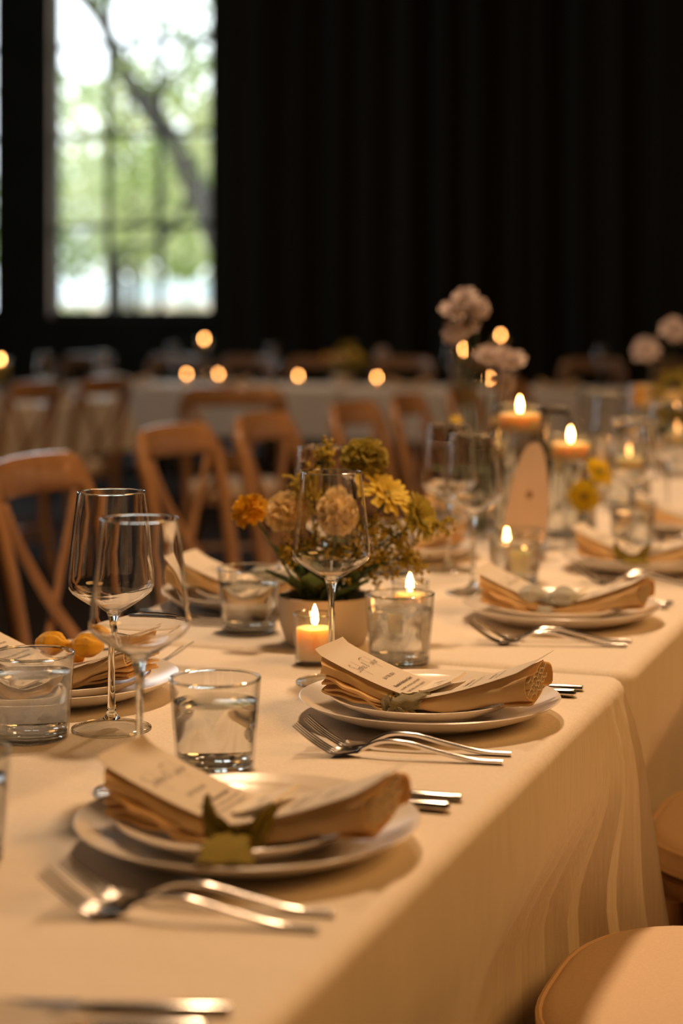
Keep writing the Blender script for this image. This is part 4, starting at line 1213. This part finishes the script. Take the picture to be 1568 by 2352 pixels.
def arrangement(x, y, rz, where, scale_hint=1):
    ro = (x, y, TZ)
    G = 'flowers in the ' + where
    flower('marigold', 'gold pompon marigold on a long leaning stem, left in the ' + where, ro, rz, (-0.02, -0.01, 0.04), (-0.098, -0.02, 0.176), (-0.6, -0.45, 0.75), pm1, M['gold'], 0.1, group=G)
    flower('scabiosa', 'cream scabiosa left of centre in the ' + where, ro, rz, (-0.012, 0.0, 0.04), (-0.051, 0.01, 0.172), (-0.3, -0.6, 0.75), pm2, M['cream'], 0.2, group=G)
    flower('scabiosa', 'large cream scabiosa at the front of the ' + where, ro, rz, (0.0, -0.01, 0.04), (0.017, -0.04, 0.176), (0.0, -0.85, 0.5), pm3, M['cream'], 0.1, group=G)
    flower('zinnia', 'olive dome flower standing highest in the ' + where, ro, rz, (0.01, 0.01, 0.04), (0.051, 0.03, 0.240), (0.1, -0.35, 0.9), pm4, M['olive'], 0.1, group=G, leaf=2)
    flower('chrysanthemum', 'lemon chrysanthemum right of centre in the ' + where, ro, rz, (0.012, 0.0, 0.04), (0.080, 0.0, 0.196), (0.45, -0.5, 0.75), ds1, M['lemon'], 0.2, group=G, leaf=2)
    flower('chrysanthemum', 'yellow-green chrysanthemum low right in the ' + where, ro, rz, (0.015, 0.005, 0.04), (0.122, 0.01, 0.165), (0.75, -0.55, 0.35), ds2, M['lime'], 0.3, group=G, leaf=1)
    S = 'filler sprigs in the ' + where
    sprig('tall goldenrod sprig behind the cream heads in the ' + where, ro, rz, (0, 0.01, 0.04), (0.004, 0.02, 0.248), 0.026, 26, M['floret'], group=S)
    sprig('goldenrod sprig left of the glass in the ' + where, ro, rz, (-0.01, 0.01, 0.04), (-0.030, 0.0, 0.205), 0.035, 46, M['floret'], group=S)
    sprig('goldenrod sprig below the lemon bloom in the ' + where, ro, rz, (0.01, 0, 0.04), (0.055, -0.005, 0.150), 0.036, 60, M['floret'], group=S)
    sprig('goldenrod sprig reaching far right in the ' + where, ro, rz, (0.015, 0.01, 0.04), (0.155, 0.01, 0.150), 0.03, 46, M['floret'], group=S)
    sprig('drooping goldenrod sprig low right of the ' + where, ro, rz, (0.02, 0, 0.045), (0.128, 0.02, 0.098), 0.03, 60, M['floret'], group=S)
    sprig('goldenrod sprig low and behind in the ' + where, ro, rz, (0.0, 0.01, 0.04), (0.02, 0.02, 0.12), 0.045, 70, M['floret'], group=S)
    sprig('short goldenrod sprig low left in the ' + where, ro, rz, (-0.015, 0.0, 0.04), (-0.045, -0.01, 0.115), 0.03, 36, M['floret'], group=S)
    rnd = random.Random(4)
    greens('dark leafy greens filling the ' + where, ro, rz, [(rnd.uniform(-.03, .03), rnd.uniform(-.03, .03), 0.05, rnd.gauss(0, .5), rnd.gauss(0, .5), 1.0, rnd.uniform(.05, .095)) for _ in range(26)])
flower_bowl('small white ceramic flower bowl behind the lit votive', -0.828, 2.215)
arrangement(-0.828, 2.215, R(20), 'white flower bowl')
flower_bowl('flower bowl at the far right of the long row', -0.95, 5.50)
arrangement(-0.95, 5.50, R(20), 'far right bowl')
flower_bowl('flower bowl on the tables below the curtains', -3.80, 10.45)
arrangement(-3.80, 10.45, R(10), 'bowl below the curtains')
flower_bowl('flower bowl on the aisle table at the left edge', -4.72, 7.70)
arrangement(-4.72, 7.70, R(30), 'aisle table bowl')

def bud_vase(label, x, y, h, r=0.022, level=0.6):
    t = thing('bud_vase', label, 'vase', (x, y, TZ), 0, 'glass bud vases')
    pr = [(0, 0), (r, 0), (r * 1.05, 0.004), (r * 1.05, h * 0.5), (r * 0.9, h * 0.68), (r * 0.62, h * 0.86), (r * 0.75, h), (r * 0.66, h), (r * 0.53, h * 0.86), (r * 0.8, h * 0.67), (r * 0.93, h * 0.5), (r * 0.93, 0.008), (0, 0.008)]
    obj('vessel', MB().lathe(pr, 36), M['glass'], t)
    return t
pk, pk2 = pompon(0.019, 9, 34, L=0.8, W=0.8, flat=0.8, lo=-0.2), daisy(0.027, 10, 3, 8, 0.62, 0.8)
VX, VY = -0.94, 3.35
for k, (dx, dy) in enumerate(((0, 0), (-0.045, -0.05), (0.06, -0.035))):
    bud_vase(('tall glass bud vase holding the pink flowers', 'glass bud vase left of the pink flower vase', 'glass bud vase right of the pink flower vase')[k], VX + dx, VY + dy, (0.2, 0.185, 0.17)[k])
Gp = 'pale pink flowers in the tall vase'
for k, (hx, hy, hz, bl, lb) in enumerate(((-0.026, 0, 0.492, pk2, 'topmost'), (-0.002, 0.01, 0.472, pk, 'second from the top'), (-0.048, 0.0, 0.468, pk2, 'upper left'), (-0.046, 0.0, 0.425, pk, 'left, halfway down'),
                                     (-0.022, 0.01, 0.437, pk2, 'centre of the upper cluster'), (0.018, 0.0, 0.382, pk2, 'left of the lower cluster'), (0.044, 0.01, 0.376, pk, 'centre of the lower cluster'),
                                     (0.066, 0.0, 0.372, pk2, 'right of the lower cluster'), (0.048, 0.02, 0.328, pk, 'lowest right'), (0.060, 0.02, 0.275, pk, 'lowest of all'))):
    flower('lisianthus', 'pale pink bloom high over the candles, ' + lb + ' in the tall vase', (VX, VY, TZ), R(20), (0.002 * k - 0.006, 0, 0.012), (hx, hy, hz - 0.03), (0.2 * (k % 3 - 1) - 0.2, -0.6, 0.7), bl, M['blush'], 0.05, group=Gp, leaf=1)
# flowers without bloom in side vases: tall green stems
for k, (dx, dy) in enumerate(((-0.045, -0.05), (0.06, -0.035))):
    flower('budding_flower', ('yellow bud', 'cream bud')[k] + ' on a green stem in the side bud vase', (VX + dx, VY + dy, TZ), R(20), (0, 0, 0.012), (0.015 - 0.03 * k, 0, 0.23), (0, -0.4, 0.9), pompon(0.012, 30 + k, 40), M[('lemon', 'cream')[k]], 0.05, group='buds in side vases', leaf=2)
bud_vase('small glass bud vase with two yellow daisies', -0.735, 3.285, 0.12)
ye = daisy(0.029, 12, 2, 14, 0.42, 0.08)
flower('yellow_daisy', 'round yellow daisy facing the camera, lower of two', (-0.735, 3.285, TZ), R(20), (0, 0, 0.012), (0.012, -0.02, 0.088 + 0.01), (-0.1, -0.97, 0.1), ye, M['sun_yellow'], 0.5, eye=0.006, group='yellow daisies')
flower('yellow_daisy', 'yellow daisy tilted right, upper of two', (-0.735, 3.285, TZ), R(20), (0, 0, 0.012), (0.044, 0.0, 0.142), (0.5, -0.7, 0.5), ye, M['sun_yellow'], 0.3, group='yellow daisies')
# white buds over the far right arrangement
bw = pompon(0.032, 21, 50, L=0.8, W=0.8, flat=1.3, lo=-0.2)
flower('white_rose', 'large pale rose standing over the far right bowl', (-0.95, 5.50, TZ), R(20), (0, 0, 0.04), (-0.06, 0, 0.315), (-0.2, -0.3, 0.9), bw, M['blush'], 0.1, group='pale roses in the far right bowl')
flower('white_rose', 'pale rose at the right edge over the far right bowl', (-0.95, 5.50, TZ), R(20), (0, 0, 0.04), (0.02, 0, 0.375), (0.3, -0.3, 0.9), bw, M['blush'], 0.1, group='pale roses in the far right bowl')
flower('pink_rose', 'pale pink rose beside the bowl below the curtains', (-3.80, 10.45, TZ), R(10), (0, 0, 0.04), (0.25, 0, 0.19), (0.2, -0.6, 0.6), bw, M['blush'], 0.3, group='far pink rose')
